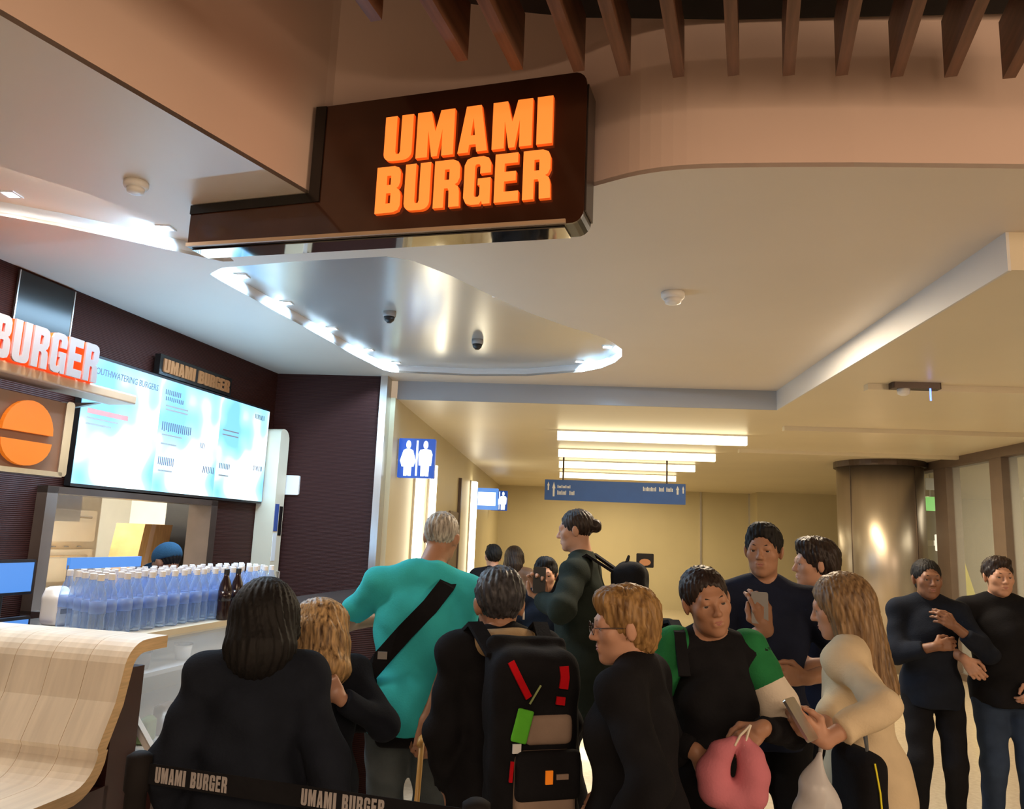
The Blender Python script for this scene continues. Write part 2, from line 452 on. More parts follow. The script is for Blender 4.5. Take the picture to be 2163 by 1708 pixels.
# ------------------------------------------------------------------ signed-distance modelling
E3 = np.eye(3)
class SDF:
    """Shapes blended on a grid; mesh() walks the surface (surface nets)."""
    def __init__(s, lo, hi, h):
        s.h = h
        s.lo = np.asarray(lo, float) - 2 * h
        s.n = np.maximum(((np.asarray(hi, float) + 2 * h - s.lo) / h).astype(int) + 2, 4)
        s.F = np.full(s.n, 0.5, np.float32)
    def sub(s, lo, hi):
        i0 = np.clip(((np.asarray(lo) - s.lo) / s.h).astype(int), 0, s.n - 1)
        i1 = np.clip(((np.asarray(hi) - s.lo) / s.h).astype(int) + 2, 1, s.n)
        sl = tuple(slice(a, b) for a, b in zip(i0, i1))
        ax = [np.arange(a, b, dtype=np.float32) * s.h + o for a, b, o in zip(i0, i1, s.lo)]
        return sl, np.meshgrid(*ax, indexing='ij')
    def mix(s, sl, d, k, op='add'):
        a = s.F[sl]
        if op == 'add':
            if k > 0:
                hh = np.maximum(k - np.abs(a - d), 0) / k
                s.F[sl] = np.minimum(a, d) - hh * hh * k * 0.25
            else:
                s.F[sl] = np.minimum(a, d)
        else:
            d = -d
            if k > 0:
                hh = np.maximum(k - np.abs(a - d), 0) / k
                s.F[sl] = np.maximum(a, d) + hh * hh * k * 0.25
            else:
                s.F[sl] = np.maximum(a, d)
    def prim(s, p, e=0.0, k=0.02, op='add'):
        kind = p[0]
        if kind == 'cap':
            a, b = np.asarray(p[1], float), np.asarray(p[2], float)
            ra, rb = p[3] + e, p[4] + e
            m = max(ra, rb) + k + 2.5 * s.h
            sl, (X, Y, Z) = s.sub(np.minimum(a, b) - m, np.maximum(a, b) + m)
            if X.size == 0: return s
            ab = b - a
            L2 = max(float(ab @ ab), 1e-9)
            t = np.clip(((X - a[0]) * ab[0] + (Y - a[1]) * ab[1] + (Z - a[2]) * ab[2]) / L2, 0, 1)
            d = np.sqrt((X - a[0] - t * ab[0]) ** 2 + (Y - a[1] - t * ab[1]) ** 2 + (Z - a[2] - t * ab[2]) ** 2) - (ra + (rb - ra) * t)
            if len(p) > 5 and p[5]:
                u = ab / math.sqrt(L2)
                d = np.maximum(d, (X - b[0]) * u[0] + (Y - b[1]) * u[1] + (Z - b[2]) * u[2])
        else:
            c, r = np.asarray(p[1], float), np.asarray(p[2], float) + e
            M = np.asarray(p[3], float) if len(p) > 3 and p[3] is not None else E3
            ext = np.sqrt(((M * r) ** 2).sum(1)) + k + 2.5 * s.h
            sl, (X, Y, Z) = s.sub(c - ext, c + ext)
            if X.size == 0: return s
            X = X - c[0]; Y = Y - c[1]; Z = Z - c[2]
            q = [M[0, i] * X + M[1, i] * Y + M[2, i] * Z for i in range(3)]
            if kind == 'ell':
                k0 = np.sqrt(sum((q[i] / r[i]) ** 2 for i in range(3))) + 1e-6
                k1 = np.sqrt(sum((q[i] / r[i] ** 2) ** 2 for i in range(3))) + 1e-6
                d = k0 * (k0 - 1) / k1
            else:                                   # 'box' with corner radius p[4]
                rc = p[4]
                qq = [np.abs(q[i]) - (r[i] - rc) for i in range(3)]
                d = np.sqrt(sum(np.maximum(v, 0) ** 2 for v in qq)) + np.minimum(np.maximum(np.maximum(qq[0], qq[1]), qq[2]), 0) - rc
        s.mix(sl, d.astype(np.float32), k, op)
        return s
    def all(s):
        return s.sub(s.lo, s.lo + s.n * s.h)[1]
    def cut(s, point, normal):
        X, Y, Z = s.all()
        n = np.asarray(normal, float); n = n / np.linalg.norm(n)
        s.F = np.maximum(s.F, ((X - point[0]) * n[0] + (Y - point[1]) * n[1] + (Z - point[2]) * n[2]).astype(np.float32))
        return s
    def folds(s, a, fz=1.0):
        X, Y, Z = s.all()
        s.F += (a * np.sin(24 * X + 13 * fz * Z + 2 * np.sin(11 * Z + 5 * Y)) * np.sin(17 * Y - 10 * fz * Z + 2 * np.sin(9 * X)) +
                0.5 * a * np.sin(47 * Z + 19 * X - 23 * Y)).astype(np.float32)
        return s
    def mesh(s):
        F = s.F
        I = F < 0
        nx, ny, nz = (s.n - 1)
        cnt = np.zeros((nx, ny, nz), np.int8)
        for dx in (0, 1):
            for dy in (0, 1):
                for dz in (0, 1):
                    cnt += I[dx:dx + nx, dy:dy + ny, dz:dz + nz]
        act = (cnt > 0) & (cnt < 8)
        idx = np.argwhere(act)
        if len(idx) == 0: return np.zeros((0, 3)), np.zeros((0, 4), int)
        vid = np.full((nx, ny, nz), -1, np.int32)
        vid[act] = np.arange(len(idx))
        cs = [(a, b, c) for a in (0, 1) for b in (0, 1) for c in (0, 1)]
        val = {c: F[idx[:, 0] + c[0], idx[:, 1] + c[1], idx[:, 2] + c[2]] for c in cs}
        acc = np.zeros((len(idx), 3)); num = np.zeros(len(idx))
        for c in cs:
            for ax in range(3):
                if c[ax]: continue
                e = list(c); e[ax] = 1; e = tuple(e)
                f0, f1 = val[c], val[e]
                cr = (f0 < 0) != (f1 < 0)
                t = np.where(cr, f0 / np.where(cr, f0 - f1, 1), 0)
                p = np.zeros((len(idx), 3)); p[:] = c
                p[:, ax] += t
                acc += p * cr[:, None]; num += cr
        V = s.lo + (idx + acc / num[:, None]) * s.h
        Q = []
        for ax in range(3):
            a1, a2 = (ax + 1) % 3, (ax + 2) % 3
            sl0 = [slice(1, -1)] * 3; sl1 = [slice(1, -1)] * 3
            sl0[ax] = slice(0, -1); sl1[ax] = slice(1, None)
            A, B = I[tuple(sl0)], I[tuple(sl1)]
            for flip, msk in ((False, A & ~B), (True, ~A & B)):
                g = np.argwhere(msk)
                if len(g) == 0: continue
                g = g + np.array([0 if i == ax else 1 for i in range(3)])
                def cell(o1, o2):
                    q = g.copy(); q[:, a1] -= o1; q[:, a2] -= o2
                    return vid[q[:, 0], q[:, 1], q[:, 2]]
                quad = np.stack([cell(1, 1), cell(0, 1), cell(0, 0), cell(1, 0)], 1)
                if flip: quad = quad[:, ::-1]
                Q.append(quad)
        Q = np.concatenate(Q)
        Q = Q[(Q >= 0).all(1)]
        return V, Q

def sdf_obj(name, prims, h, m, parent, k=0.02, e=0.0, folds=0.0, cuts=(), loc=None, rz=None):
    lo = np.full(3, 1e9); hi = -lo
    for p in prims:
        if p[0] == 'cap':
            rr = max(p[3], p[4]) + e
            lo = np.minimum(lo, np.minimum(p[1], p[2]) - rr); hi = np.maximum(hi, np.maximum(p[1], p[2]) + rr)
        else:
            rr = np.linalg.norm(np.asarray(p[2], float)) if len(p) > 3 and p[3] is not None else np.asarray(p[2], float)
            lo = np.minimum(lo, np.asarray(p[1]) - rr - e); hi = np.maximum(hi, np.asarray(p[1]) + rr + e)
    g = SDF(lo - 0.02, hi + 0.02, h)
    for p in prims: g.prim(p, e, k)
    if folds: g.folds(folds)
    for c in cuts: g.cut(*c)
    V, Q = g.mesh()
    return mesh_obj(name, V, Q, m, parent, True, None, loc, rz)

# ------------------------------------------------------------------ setting
def struct(name, mb, mats, smooth=False):
    return tag(mb.build(name, mats, smooth=smooth), kind='structure')

ZC, ZR, ZL = 3.24, 3.315, 3.05          # shop ceiling, its recesses, corridor ceiling
struct('floor', MB().box(-9, 12, -7, 24, -0.1, 0), 'floor_terrazzo')

FASCIA = [(-3.0, -0.65), (-1.24, 3.37), (-1.215, 3.43), (-1.19, 3.47), (-0.85, 3.52), (-0.5, 3.50), (-0.2, 3.42),
          (0.0, 3.32), (0.12, 3.24), (0.28, 3.145), (0.47, 3.09), (0.75, 3.07), (1.14, 3.06), (2.2, 3.07), (6.0, 3.1)]
def smooth_line(p, n=4):
    out = []
    for i in range(len(p) - 1):
        a, b, c, d = p[max(i - 1, 0)], p[i], p[i + 1], p[min(i + 2, len(p) - 1)]
        for k in range(n):
            t = k / n
            out.append(tuple(0.5 * ((2 * b[j]) + (c[j] - a[j]) * t + (2 * a[j] - 5 * b[j] + 4 * c[j] - d[j]) * t * t + (3 * b[j] - a[j] - 3 * c[j] + d[j]) * t ** 3) for j in (0, 1)))
    return out + [p[-1]]
FASCIA = FASCIA[:3] + smooth_line(FASCIA[3:13]) + FASCIA[13:]
REC_A = [(-3.30, 3.47), (-2.97, 3.66), (-2.73, 3.80), (-2.41, 4.04), (-2.20, 4.205), (-2.06, 4.31), (-1.99, 4.30), (-1.985, 4.20),
         (-2.02, 4.05), (-2.10, 3.75), (-2.35, 3.35), (-2.7, 2.95), (-3.2, 2.6), (-3.5, 3.0)]
REC_B = [(-2.25, 4.54), (-2.235, 4.66), (-2.13, 5.32), (-2.02, 5.97), (-1.91, 6.70), (-1.79, 7.30), (-1.72, 7.39), (-1.55, 7.43), (-0.93, 7.49), (-0.4, 7.42), (0.13, 7.16), (0.30, 6.98),
         (0.41, 6.73), (0.45, 6.50), (0.43, 6.25), (0.33, 5.99), (0.18, 5.79), (-0.01, 5.60), (-0.27, 5.27), (-0.51, 4.88), (-0.72, 4.50),
         (-0.91, 4.24), (-1.05, 4.18), (-1.67, 4.30), (-2.12, 4.42)]
outer = FASCIA[:-1] + [(6.0, 3.1), (6.0, 3.72), (2.1, 3.72), (2.1, 7.85), (-3.3, 7.85), (-5.2, -0.65)]
struct('ceiling', MB().flat_poly(outer, [REC_A, REC_B], (0, 0, ZC), (1, 0, 0), (0, 1, 0), 0.02), 'ceiling_paint')
for rec, mm in ((REC_A, 'ceiling_paint'), (REC_B, 'recess_satin')):
    n = len(rec)
    m = MB()
    m.add([(x, y, ZC) for x, y in rec] + [(x, y, ZR) for x, y in rec], [(i, (i + 1) % n, n + (i + 1) % n, n + i) for i in range(n)], 0)
    struct('ceiling', m, 'step_paint', True)
    m = MB().flat_poly(rec, [], (0, 0, ZR), (1, 0, 0), (0, 1, 0), 0.02)
    struct('ceiling', m, mm)
# lower ceiling of the corridor and of the side hall, with the two step faces
m = MB()
m.box(-1.75, 2.1, 7.85, 24, ZL, ZC + 0.02, 0)
struct('ceiling', m, 'ceiling_gloss')
struct('ceiling', MB().box(2.1, 12, 3.72, 24, ZL, ZC + 0.02, 0), 'ceiling_gloss')
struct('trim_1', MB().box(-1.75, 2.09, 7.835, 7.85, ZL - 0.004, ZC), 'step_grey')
struct('trim_2', MB().box(2.085, 2.1, 3.72, 7.85, ZL - 0.004, ZC), 'step_paint')
for i, y in enumerate((6.45, 8.9, 11.2)):
    struct('trim_%d' % (i + 3), MB().box(2.45, 5.5, y, y + 0.09, ZL - 0.05, ZL), 'ceiling_gloss')
# fascia above the shop front
m = MB()
n = len(FASCIA)
m.add([(x, y, ZC) for x, y in FASCIA] + [(x, y, 4.62) for x, y in FASCIA] + [(x - 0.02, y + 0.1, 4.62) for x, y in FASCIA] + [(x - 0.02, y + 0.1, ZC + 0.03) for x, y in FASCIA],
      [(k * n + i, k * n + i + 1, (k + 1) * n + i + 1, (k + 1) * n + i) for k in range(3) for i in range(n - 1)])
struct('wall_front', m, 'fascia_paint', False)
struct('ceiling', MB().flat_poly([(-0.95, -7), (8, -7), (8, 3.02), (1.84, 3.02), (0.66, 3.05), (0.0, 3.03), (-0.245, 2.99), (-0.516, 2.92), (-0.95, 2.6)], [], (0, 0, 3.9), (1, 0, 0), (0, 1, 0), 0.05), 'dark_void')
struct('ceiling', MB().box(-9, 12, -7, 3.6, 4.62, 4.70), 'dark_void')

# walls
L0 = -4.1
def sbox(l0, l1, d0, d1, z0, z1, mb=None):
    mb = mb or MB()
    c = [S(l, d) for l, d in ((l0, d0), (l1, d0), (l1, d1), (l0, d1))]
    return mb.prism([(p.x, p.y, z0) for p in c], (0, 0, z1 - z0))
m = MB()
sbox(L0 - 0.15, L0, 0.5, 4.33, 0, ZC, m)
sbox(L0 - 0.15, L0, 4.33, 6.06, 1.89, ZC, m)
sbox(L0 - 0.15, L0, 4.33, 6.06, 0, 1.12, m)
sbox(L0 - 0.15, L0, 6.06, 7.06, 0, ZC, m)
struct('wall_left', m, 'brown_slat_wall')
m = MB().box(-2.98, -1.87, 7.62, 7.77, 0, ZC)
struct('wall_back', m, 'brown_slat_wall')
struct('trim_6', MB().box(-1.87, -1.80, 7.58, 7.77, 0, ZC), 'steel')
m = MB().box(-1.90, -1.75, 7.77, 24, 0, ZL)
struct('wall_left', m, 'tan_wall')
struct('wall_back', MB().box(-1.75, 12, 21.0, 21.2, 0, ZL), 'tan_wall')
for i, x in enumerate((3.58, 4.83)):
    struct('trim_%d' % (i + 7), MB().box(x - 0.02, x + 0.02, 20.96, 21.0, 0, ZL), 'steel')
struct('wall_back', MB().box(4.85, 12, 20.2, 21.0, 0, ZL), 'tan_wall')
struct('wall_right', MB().box(10.5, 10.7, -7, 21, 0, ZL), 'tan_wall')
# kitchen room behind the pass
m = MB()
sbox(-6.4, -6.3, 3.6, 8.0, 0, 2.9, m); sbox(-6.3, L0 - 0.15, 7.9, 8.0, 0, 2.9, m); sbox(-6.3, L0 - 0.15, 3.6, 3.7, 0, 2.9, m)
struct('wall_left', m, 'kitchen_tile')
struct('ceiling', sbox(-6.4, L0 - 0.15, 3.6, 8.0, 2.9, 2.95), 'ceiling_paint')
# glass wall on the right
for i, (ya, yb) in enumerate(((8.9, 10.18), (10.46, 11.63), (12.0, 13.4))):
    w = empty('window_%d' % (i + 1), (5.56, (ya + yb) / 2, 0)); tag(w, kind='structure')
    MB().box(-0.006, 0.006, (ya - yb) / 2 - 0.02, (yb - ya) / 2 + 0.02, 0.05, 2.93).build('pane', 'window_glass', w)
    MB().box(-0.05, 0.05, (ya - yb) / 2, (yb - ya) / 2, 0.0, 0.09).build('bottom_rail', 'mullion_bronze', w)
for i, (y0, y1, y2) in enumerate(((8.6, 8.9, 0), (10.18, 10.46, 0), (11.63, 12.0, 0))):
    struct('trim_%d' % (i + 9), MB().box(5.46, 5.66, y0, y1, 0, 2.95), 'mullion_bronze')
struct('trim_12', MB().box(5.45, 5.67, 8.0, 13.4, 2.93, ZL), 'mullion_bronze')

# ------------------------------------------------------------------ column
c = empty('column', (4.85, 12.45, 0)); tag(c, 'thick round brushed metal column beside the glass wall', 'column')
MB().lathe([(0.62, 0.0), (0.62, 2.98)], 48).build('shaft', 'column_steel', c, True)
MB().lathe([(0.66, 2.96), (0.66, 3.05)], 48).build('collar', 'dark_bronze', c)
for k in range(4):
    a = 0.5 + k * PI / 2
    MB().box(-0.006, 0.006, -0.004, 0.004, 0.05, 2.95).build('seam', 'dark_bronze', c, loc=(0.621 * math.cos(a), 0.621 * math.sin(a), 0), rz=a + PI / 2)

# ------------------------------------------------------------------ wooden slats over the concourse
SD = Vector((math.sin(R(13.3)), math.cos(R(13.3)), 0))
ends = [(-0.72, 2.49), (-0.44, 2.73), (-0.23, 2.79), (0.01, 2.80), (0.19, 2.83), (0.40, 2.84), (0.61, 2.83), (0.82, 2.83), (1.02, 2.83), (1.23, 2.84), (1.43, 2.84), (1.65, 2.85), (1.86, 2.85)]
m = MB().box(-0.022, 0.022, -3.2, 0, 0, 0.24)
slat0 = None
for i, (x, y) in enumerate(ends):
    if slat0 is None:
        slat0 = o = m.build('ceiling_slat', 'slat_wood')
    else:
        o = slat0.copy(); COL.objects.link(o)
    o.location = (x, y, 3.5); o.rotation_euler = (0, 0, -R(13.3))
    tag(o, 'brown wooden slat under the dark ceiling, %s from the left' % 'first second third fourth fifth sixth seventh eighth ninth tenth eleventh twelfth thirteenth'.split()[i], 'slat', 'wooden ceiling slats')

# ------------------------------------------------------------------ hanging shop sign
sg = empty('hanging_sign', (-1.24, 3.37, 3.24), math.atan2(-0.232, 0.973))
tag(sg, 'dark brown hanging shop sign with glowing orange UMAMI BURGER letters', 'sign')
out = [(-0.64, 0.0), (-0.64, -0.225)] + [(1.26, -0.225 + 0.0)] + arc(1.27, -0.165, 0.06, 270, 360) + arc(1.27, 0.345, 0.06, 0, 90) + [(0.0, 0.425 + 0.0), (0.0, 0.0)]
out = [(-0.64, -0.005), (-0.64, -0.215), (1.25, -0.255)] + arc(1.27, -0.20, 0.055, 280, 360) + arc(1.27, 0.37, 0.055, 0, 80) + [(0.02, 0.43), (0.02, -0.005)]
MB().flat_poly(out, [], (0, 0.0, 0), (1, 0, 0), (0, 0, 1), 0.012).build('face', 'sign_face', sg)
MB().flat_poly(out, [], (0, 0.14, 0), (1, 0, 0), (0, 0, 1), 0.14, 0).build('cabinet', 'sign_black', sg)
MB().flat_poly([(0.02, 0.43), (0.02, -0.005), (-0.64, -0.005), (-0.64, -0.05), (0.075, -0.05), (0.075, 0.427)], [], (0, -0.006, 0), (1, 0, 0), (0, 0, 1), 0.014).build('edge_band', 'sign_black', sg)
MB().flat_poly([(-0.64, -0.215), (1.25, -0.255), (1.25, -0.238), (-0.64, -0.198)], [], (0, -0.008, 0), (1, 0, 0), (0, 0, 1), 0.016).build('lower_trim', 'beige_shelf', sg)
MB().prism([(-0.63, 0.012, -0.217), (-0.63, 0.13, -0.217), (1.24, 0.13, -0.257), (1.24, 0.012, -0.257)], (0, 0, -0.006)).build('mirror_underside', 'sign_mirror', sg)
m = MB()
pr = [(1.325, -0.20), (1.325, 0.37)]
m.prism([(1.326, 0.0, -0.20), (1.326, 0.14, -0.20), (1.326, 0.14, 0.37), (1.326, 0.0, 0.37)], (0.006, 0, 0))
m.build('end_cap', 'dark_bronze', sg)
for z0, z1, word, skew in ((0.100, 0.318, 'UMAMI', 0), (-0.145, 0.075, 'BURGER', 0)):
    x0, x1 = (0.40, 1.185) if word == 'UMAMI' else (0.375, 1.185)
    for c_, lx, lw in word_layout(word, x1 - x0, 0.15):
        o_, hs = GLYPH[c_]
        L_ = MB().flat_poly(o_, hs, (x0 + lx, -0.012, z0), (lw, 0, 0), (0, 0, z1 - z0), 0.022, 0, 1).build('letter', ['letter_orange', 'letter_edge'], sg)
        L_['label'] = 'glowing orange letter ' + c_

# ------------------------------------------------------------------ shop: burger shelf, letters, logo box
sh = store('wall_shelf', -3.45, 3.75, 2.44); tag(sh, 'beige wall shelf under the white letters spelling BURGER', 'shelf')
MB().rbox(-0.10, 0.10, -1.5, 0.38, -0.03, 0.03, 0.012, 'y').build('board', 'beige_shelf', sh)
for d in (-1.1, 0.3): MB().prism([(-0.65, d, -0.03), (-0.10, d, -0.03), (-0.65, d, -0.12)], (0, 0.03, 0)).build('bracket', 'dark_bronze', sh)
bl = store('shelf_letters', -3.40, 3.0, 2.47); tag(bl, 'white channel letters spelling BURGER with red glowing sides', 'sign')
for i, c_ in enumerate('BURGER'):
    o_, hs = GLYPH[c_]
    y0 = 0.045 + i * 0.120
    # the letters face the customers: x runs along +d, so the face looks towards +l
    w_ = MB().flat_poly(o_, hs, (0.0, y0, 0.0), (0, 0.104, 0), (0, 0, 0.215), 0.07, 0, 0).build('letter', 'letter_red', bl)
    MB().flat_poly(o_, hs, (0.07, y0, 0.0), (0, 0.104, 0), (0, 0, 0.215), 0.012, 0, 0).build('letter_face', 'letter_white', w_)
lb = store('logo_lightbox', -3.45, 3.40, 1.94); tag(lb, 'framed box with an orange burger bun emblem under the beige shelf', 'sign')
MB().rbox(-0.10, 0.02, -0.62, 0.31, 0.0, 0.40, 0.03, 'x').build('box', 'logo_panel', lb)
m = MB(); m.rbox(-0.11, 0.03, 0.27, 0.33, -0.01, 0.41, 0.02, 'x'); m.box(-0.11, 0.03, -0.6, 0.30, -0.015, 0.012); 
m.build('frame', 'steel', lb)
top_bun = arc(0, 0, 0.165, 180, 0, 14, 0.17)
MB().flat_poly([(p[0], p[1]) for p in reversed(top_bun)], [], (0.021, 0.02, 0.20), (0, 1, 0), (0, 0, 1), 0.025).build('top_bun', 'bun_orange', lb)
low_bun = arc(0, 0, 0.165, 180, 360, 12, 0.13)
MB().flat_poly(low_bun, [], (0.021, 0.02, 0.155), (0, 1, 0), (0, 0, 1), 0.025).build('bottom_bun', 'bun_orange', lb)
gp = store('wall_panel', L0 + 0.01, 4.09, 2.70); tag(gp, 'dark glass panel on the brown wall above the white letters', 'panel')
MB().box(0, 0.012, -0.23, 0.23, 0, 0.52).build('pane', 'sign_black', gp)
for d in (-0.23, 0.222): MB().box(0.0, 0.016, d, d + 0.008, 0, 0.52).build('edge_strip', 'steel', gp)

# ------------------------------------------------------------------ menu screens
def greek(par, d0, d1, z, h, n, x=0.0012):
    """rows of short strokes, as the blurred headings look"""
    w = (d1 - d0) / n
    mb = MB()
    for i in range(n):
        mb.box(0.056, 0.056 + x, d0 + i * w, d0 + i * w + w * 0.45, z - h * random.uniform(0.85, 1), z)
    mb.build('lettering', 'print_dark', par)
labels = ['leftmost menu screen headed MOUTHWATERING BURGERS beside the logo box', 'middle menu screen under the small orange sign', 'rightmost menu screen beside the cream cabinet']
for i in range(3):
    d0 = 4.44 + i * 0.803
    ms = store('menu_screen', L0 + 0.02, d0, 1.935); tag(ms, labels[i], 'screen', 'menu screens')
    MB().rbox(0.0, 0.05, 0.0005, 0.8025, -0.02, 0.895, 0.006, 'x').build('bezel', 'black_plastic', ms)
    MB().box(0.05, 0.056, 0.004, 0.799, 0.0, 0.875).build('display', 'screen_light', ms)
    m = MB()
    if i == 0:
        vs, fs = text_mesh('MOUTHWATERING BURGERS', 0.068)
        sc_ = 0.70 / max(v[0] for v in vs)
        m.add([(0.057 + v[2], 0.05 + v[0] * sc_, 0.765 + v[1]) for v in vs], fs)
        lines = [(0.06, 0.45, 0.64, 1), (0.06, 0.46, 0.52, 1), (0.06, 0.36, 0.46, 0), (0.06, 0.30, 0.42, 0)]
    elif i == 1:
        greek(ms, 0.04, 0.24, 0.80, 0.045, 9); greek(ms, 0.05, 0.28, 0.745, 0.035, 10); greek(ms, 0.04, 0.42, 0.545, 0.075, 15); greek(ms, 0.04, 0.24, 0.27, 0.07, 9); greek(ms, 0.55, 0.62, 0.44, 0.05, 4); greek(ms, 0.62, 0.79, 0.25, 0.06, 7)
        lines = [(0.05, 0.30, 0.45, 0), (0.05, 0.24, 0.38, 0), (0.05, 0.22, 0.17, 0), (0.06, 0.34, 0.68, 0), (0.06, 0.34, 0.65, 0)]
    else:
        greek(ms, 0.55, 0.72, 0.815, 0.05, 8); greek(ms, 0.05, 0.22, 0.30, 0.05, 7); greek(ms, 0.60, 0.76, 0.33, 0.05, 7)
        lines = [(0.05, 0.30, 0.60, 0), (0.05, 0.30, 0.56, 0), (0.05, 0.2, 0.2, 0)]
    if i == 0: m.build('lettering', 'print_dark', ms)
    for (a, b, z, c_) in lines:
        MB().box(0.056, 0.0572, a, b, z - (0.035 if c_ else 0.012), z).build('text_line', 'print_red' if c_ else 'grey_plastic', ms)
ss = store('name_plaque', L0 + 0.03, 5.17, 2.845); tag(ss, 'small dark plaque with orange UMAMI BURGER lettering above the menu screens', 'sign')
MB().box(0, 0.05, 0.0, 0.98, -0.01, 0.15).build('plate', 'sign_black', ss)
for word, a, b in (('UMAMI', 0.04, 0.44), ('BURGER', 0.49, 0.94)):
    for c_, lx, lw in word_layout(word, b - a, 0.12):
        o_, hs = GLYPH[c_]
        MB().flat_poly(o_, hs, (0.05, a + lx, 0.015), (0, lw, 0), (0, 0, 0.105), 0.012).build('letter', 'letter_tan', ss)

# ------------------------------------------------------------------ kitchen pass and cabinets
cb = store('tall_cabinet', L0 + 0.005, 6.955, 0); tag(cb, 'tall cream cabinet with rounded top beside the menu screens', 'cabinet')
pts = [(-0.085, 0), (-0.085, 2.60)] + arc(-0.035, 2.60, 0.05, 180, 90, 5) + arc(-0.015, 2.55, 0.10, 90, 0, 6) + [(0.085, 0)]
MB().flat_poly(list(reversed(pts)), [], (0.0, 0, 0), (0, 1, 0), (0, 0, 1), 0.20).build('body', 'cream_panel', cb)
MB().box(0.20, 0.204, -0.075, -0.005, 1.66, 1.92).build('notice', 'notice_blue', cb)
MB().box(0.20, 0.204, 0.01, 0.07, 1.62, 1.90).build('notice', 'sign_black', cb)
MB().box(0.20, 0.203, -0.075, -0.005, 1.38, 1.64).build('notice', 'print_white', cb)
MB().tube([(0.20, 0.06, 1.05), (0.23, 0.06, 1.05), (0.23, 0.06, 1.28), (0.20, 0.06, 1.28)], 0.008).build('handle', 'steel', cb)
nb = tag(MB().rbox(-0.08, 0.08, -0.03, 0, 0, 0.19, 0.012, 'y').build('wall_notice', 'white_plastic', loc=(-2.70, 7.62, 2.02)), 'small white notice box on the brown wall right of the cream cabinet', 'notice')
# pieces seen through the pass
hd = store('kitchen_hood', -4.75, 4.75, 1.55); tag(hd, 'white kitchen hood with rounded corner seen through the pass', 'hood')
MB().flat_poly([(-0.55, 0.75), (-0.55, 0.28)] + arc(-0.40, 0.28, 0.15, 180, 270, 5)[::1] + [(-0.2, 0.10), (-0.2, -0.42), (0.0, -0.42), (0.0, 0.13), (0.35, 0.13), (0.35, 0.75)], [], (0, 0, 0), (0, 1, 0), (0, 0, 1), 0.25).build('shell', 'kitchen_steel', hd)
MB().box(0.25, 0.255, -0.05, -0.04, -0.4, 0.7).build('seam', 'grey_plastic', hd)
ov = store('kitchen_oven', -5.7, 6.0, 0.0); tag(ov, 'pale steel oven stack at the back of the kitchen', 'oven')
MB().rbox(-0.4, 0.25, -0.55, 0.45, 0, 2.0, 0.03, 'z').build('body', 'kitchen_steel', ov)
for z in (1.15, 1.50): 
    dr = MB().rbox(0.25, 0.28, -0.45, 0.35, z, z + 0.28, 0.02, 'x').build('door', 'kitchen_tile', ov)
    MB().tube([(0.28, -0.35, z + 0.22), (0.31, -0.35, z + 0.22), (0.31, 0.25, z + 0.22), (0.28, 0.25, z + 0.22)], 0.012).build('handle', 'steel', dr)
for k in range(5): MB().lathe([(0.02, 0), (0.015, 0.01)], 10).build('knob', 'grey_plastic', ov, loc=(0.26, -0.4 + k * 0.15, 1.45))
bx = store('cardboard_box', -4.95, 6.30, 1.12); tag(bx, 'brown cardboard box standing on the kitchen counter', 'box')
MB().prism([(-0.15, -0.17, 0), (0.15, -0.17, 0), (0.15, 0.22, 0), (-0.15, 0.22, 0)], (0, 0.10, 0.56)).build('carton', 'cardboard', bx)
MB().prism([(0.151, -0.08, 0.0), (0.153, -0.08, 0), (0.153, -0.02, 0), (0.151, -0.02, 0)], (0, 0.10, 0.56)).build('tape', 'beige_shelf', bx)
kc = store('kitchen_counter', -4.95, 5.8, 0); tag(kc, 'steel kitchen counter behind the pass opening', 'counter')
MB().box(-0.35, 0.55, -1.6, 0.9, 1.06, 1.12).build('worktop', 'kitchen_steel', kc)
MB().box(-0.33, 0.5, -1.58, 0.88, 0.0, 1.06).build('body', 'white_frame', kc)
dk = store('fridge', -4.7, 7.05, 0); tag(dk, 'dark fridge standing at the right end of the kitchen pass', 'fridge')
MB().rbox(-0.3, 0.3, -0.3, 0.35, 0.0, 2.0, 0.03, 'z').build('body', 'black_plastic', dk)
MB().tube([(0.30, -0.2, 1.2), (0.34, -0.2, 1.2), (0.34, -0.2, 1.8), (0.30, -0.2, 1.8)], 0.012).build('handle', 'steel', dk)
pf = store('pass_frame', L0 + 0.02, 5.2, 0); tag(pf, 'brown frame around the kitchen pass opening', 'frame')
MB().box(-0.16, 0.06, -0.95, -0.86, 1.10, 1.90).build('post', 'mullion_bronze', pf)
MB().box(-0.16, 0.06, 0.84, 0.93, 1.10, 1.90).build('post', 'dark_bronze', pf)
MB().box(-0.16, 0.06, -0.95, 0.93, 1.86, 1.905).build('head', 'dark_bronze', pf)
MB().box(-0.20, 0.14, -0.95, 0.93, 1.06, 1.12).build('sill', 'steel', pf)

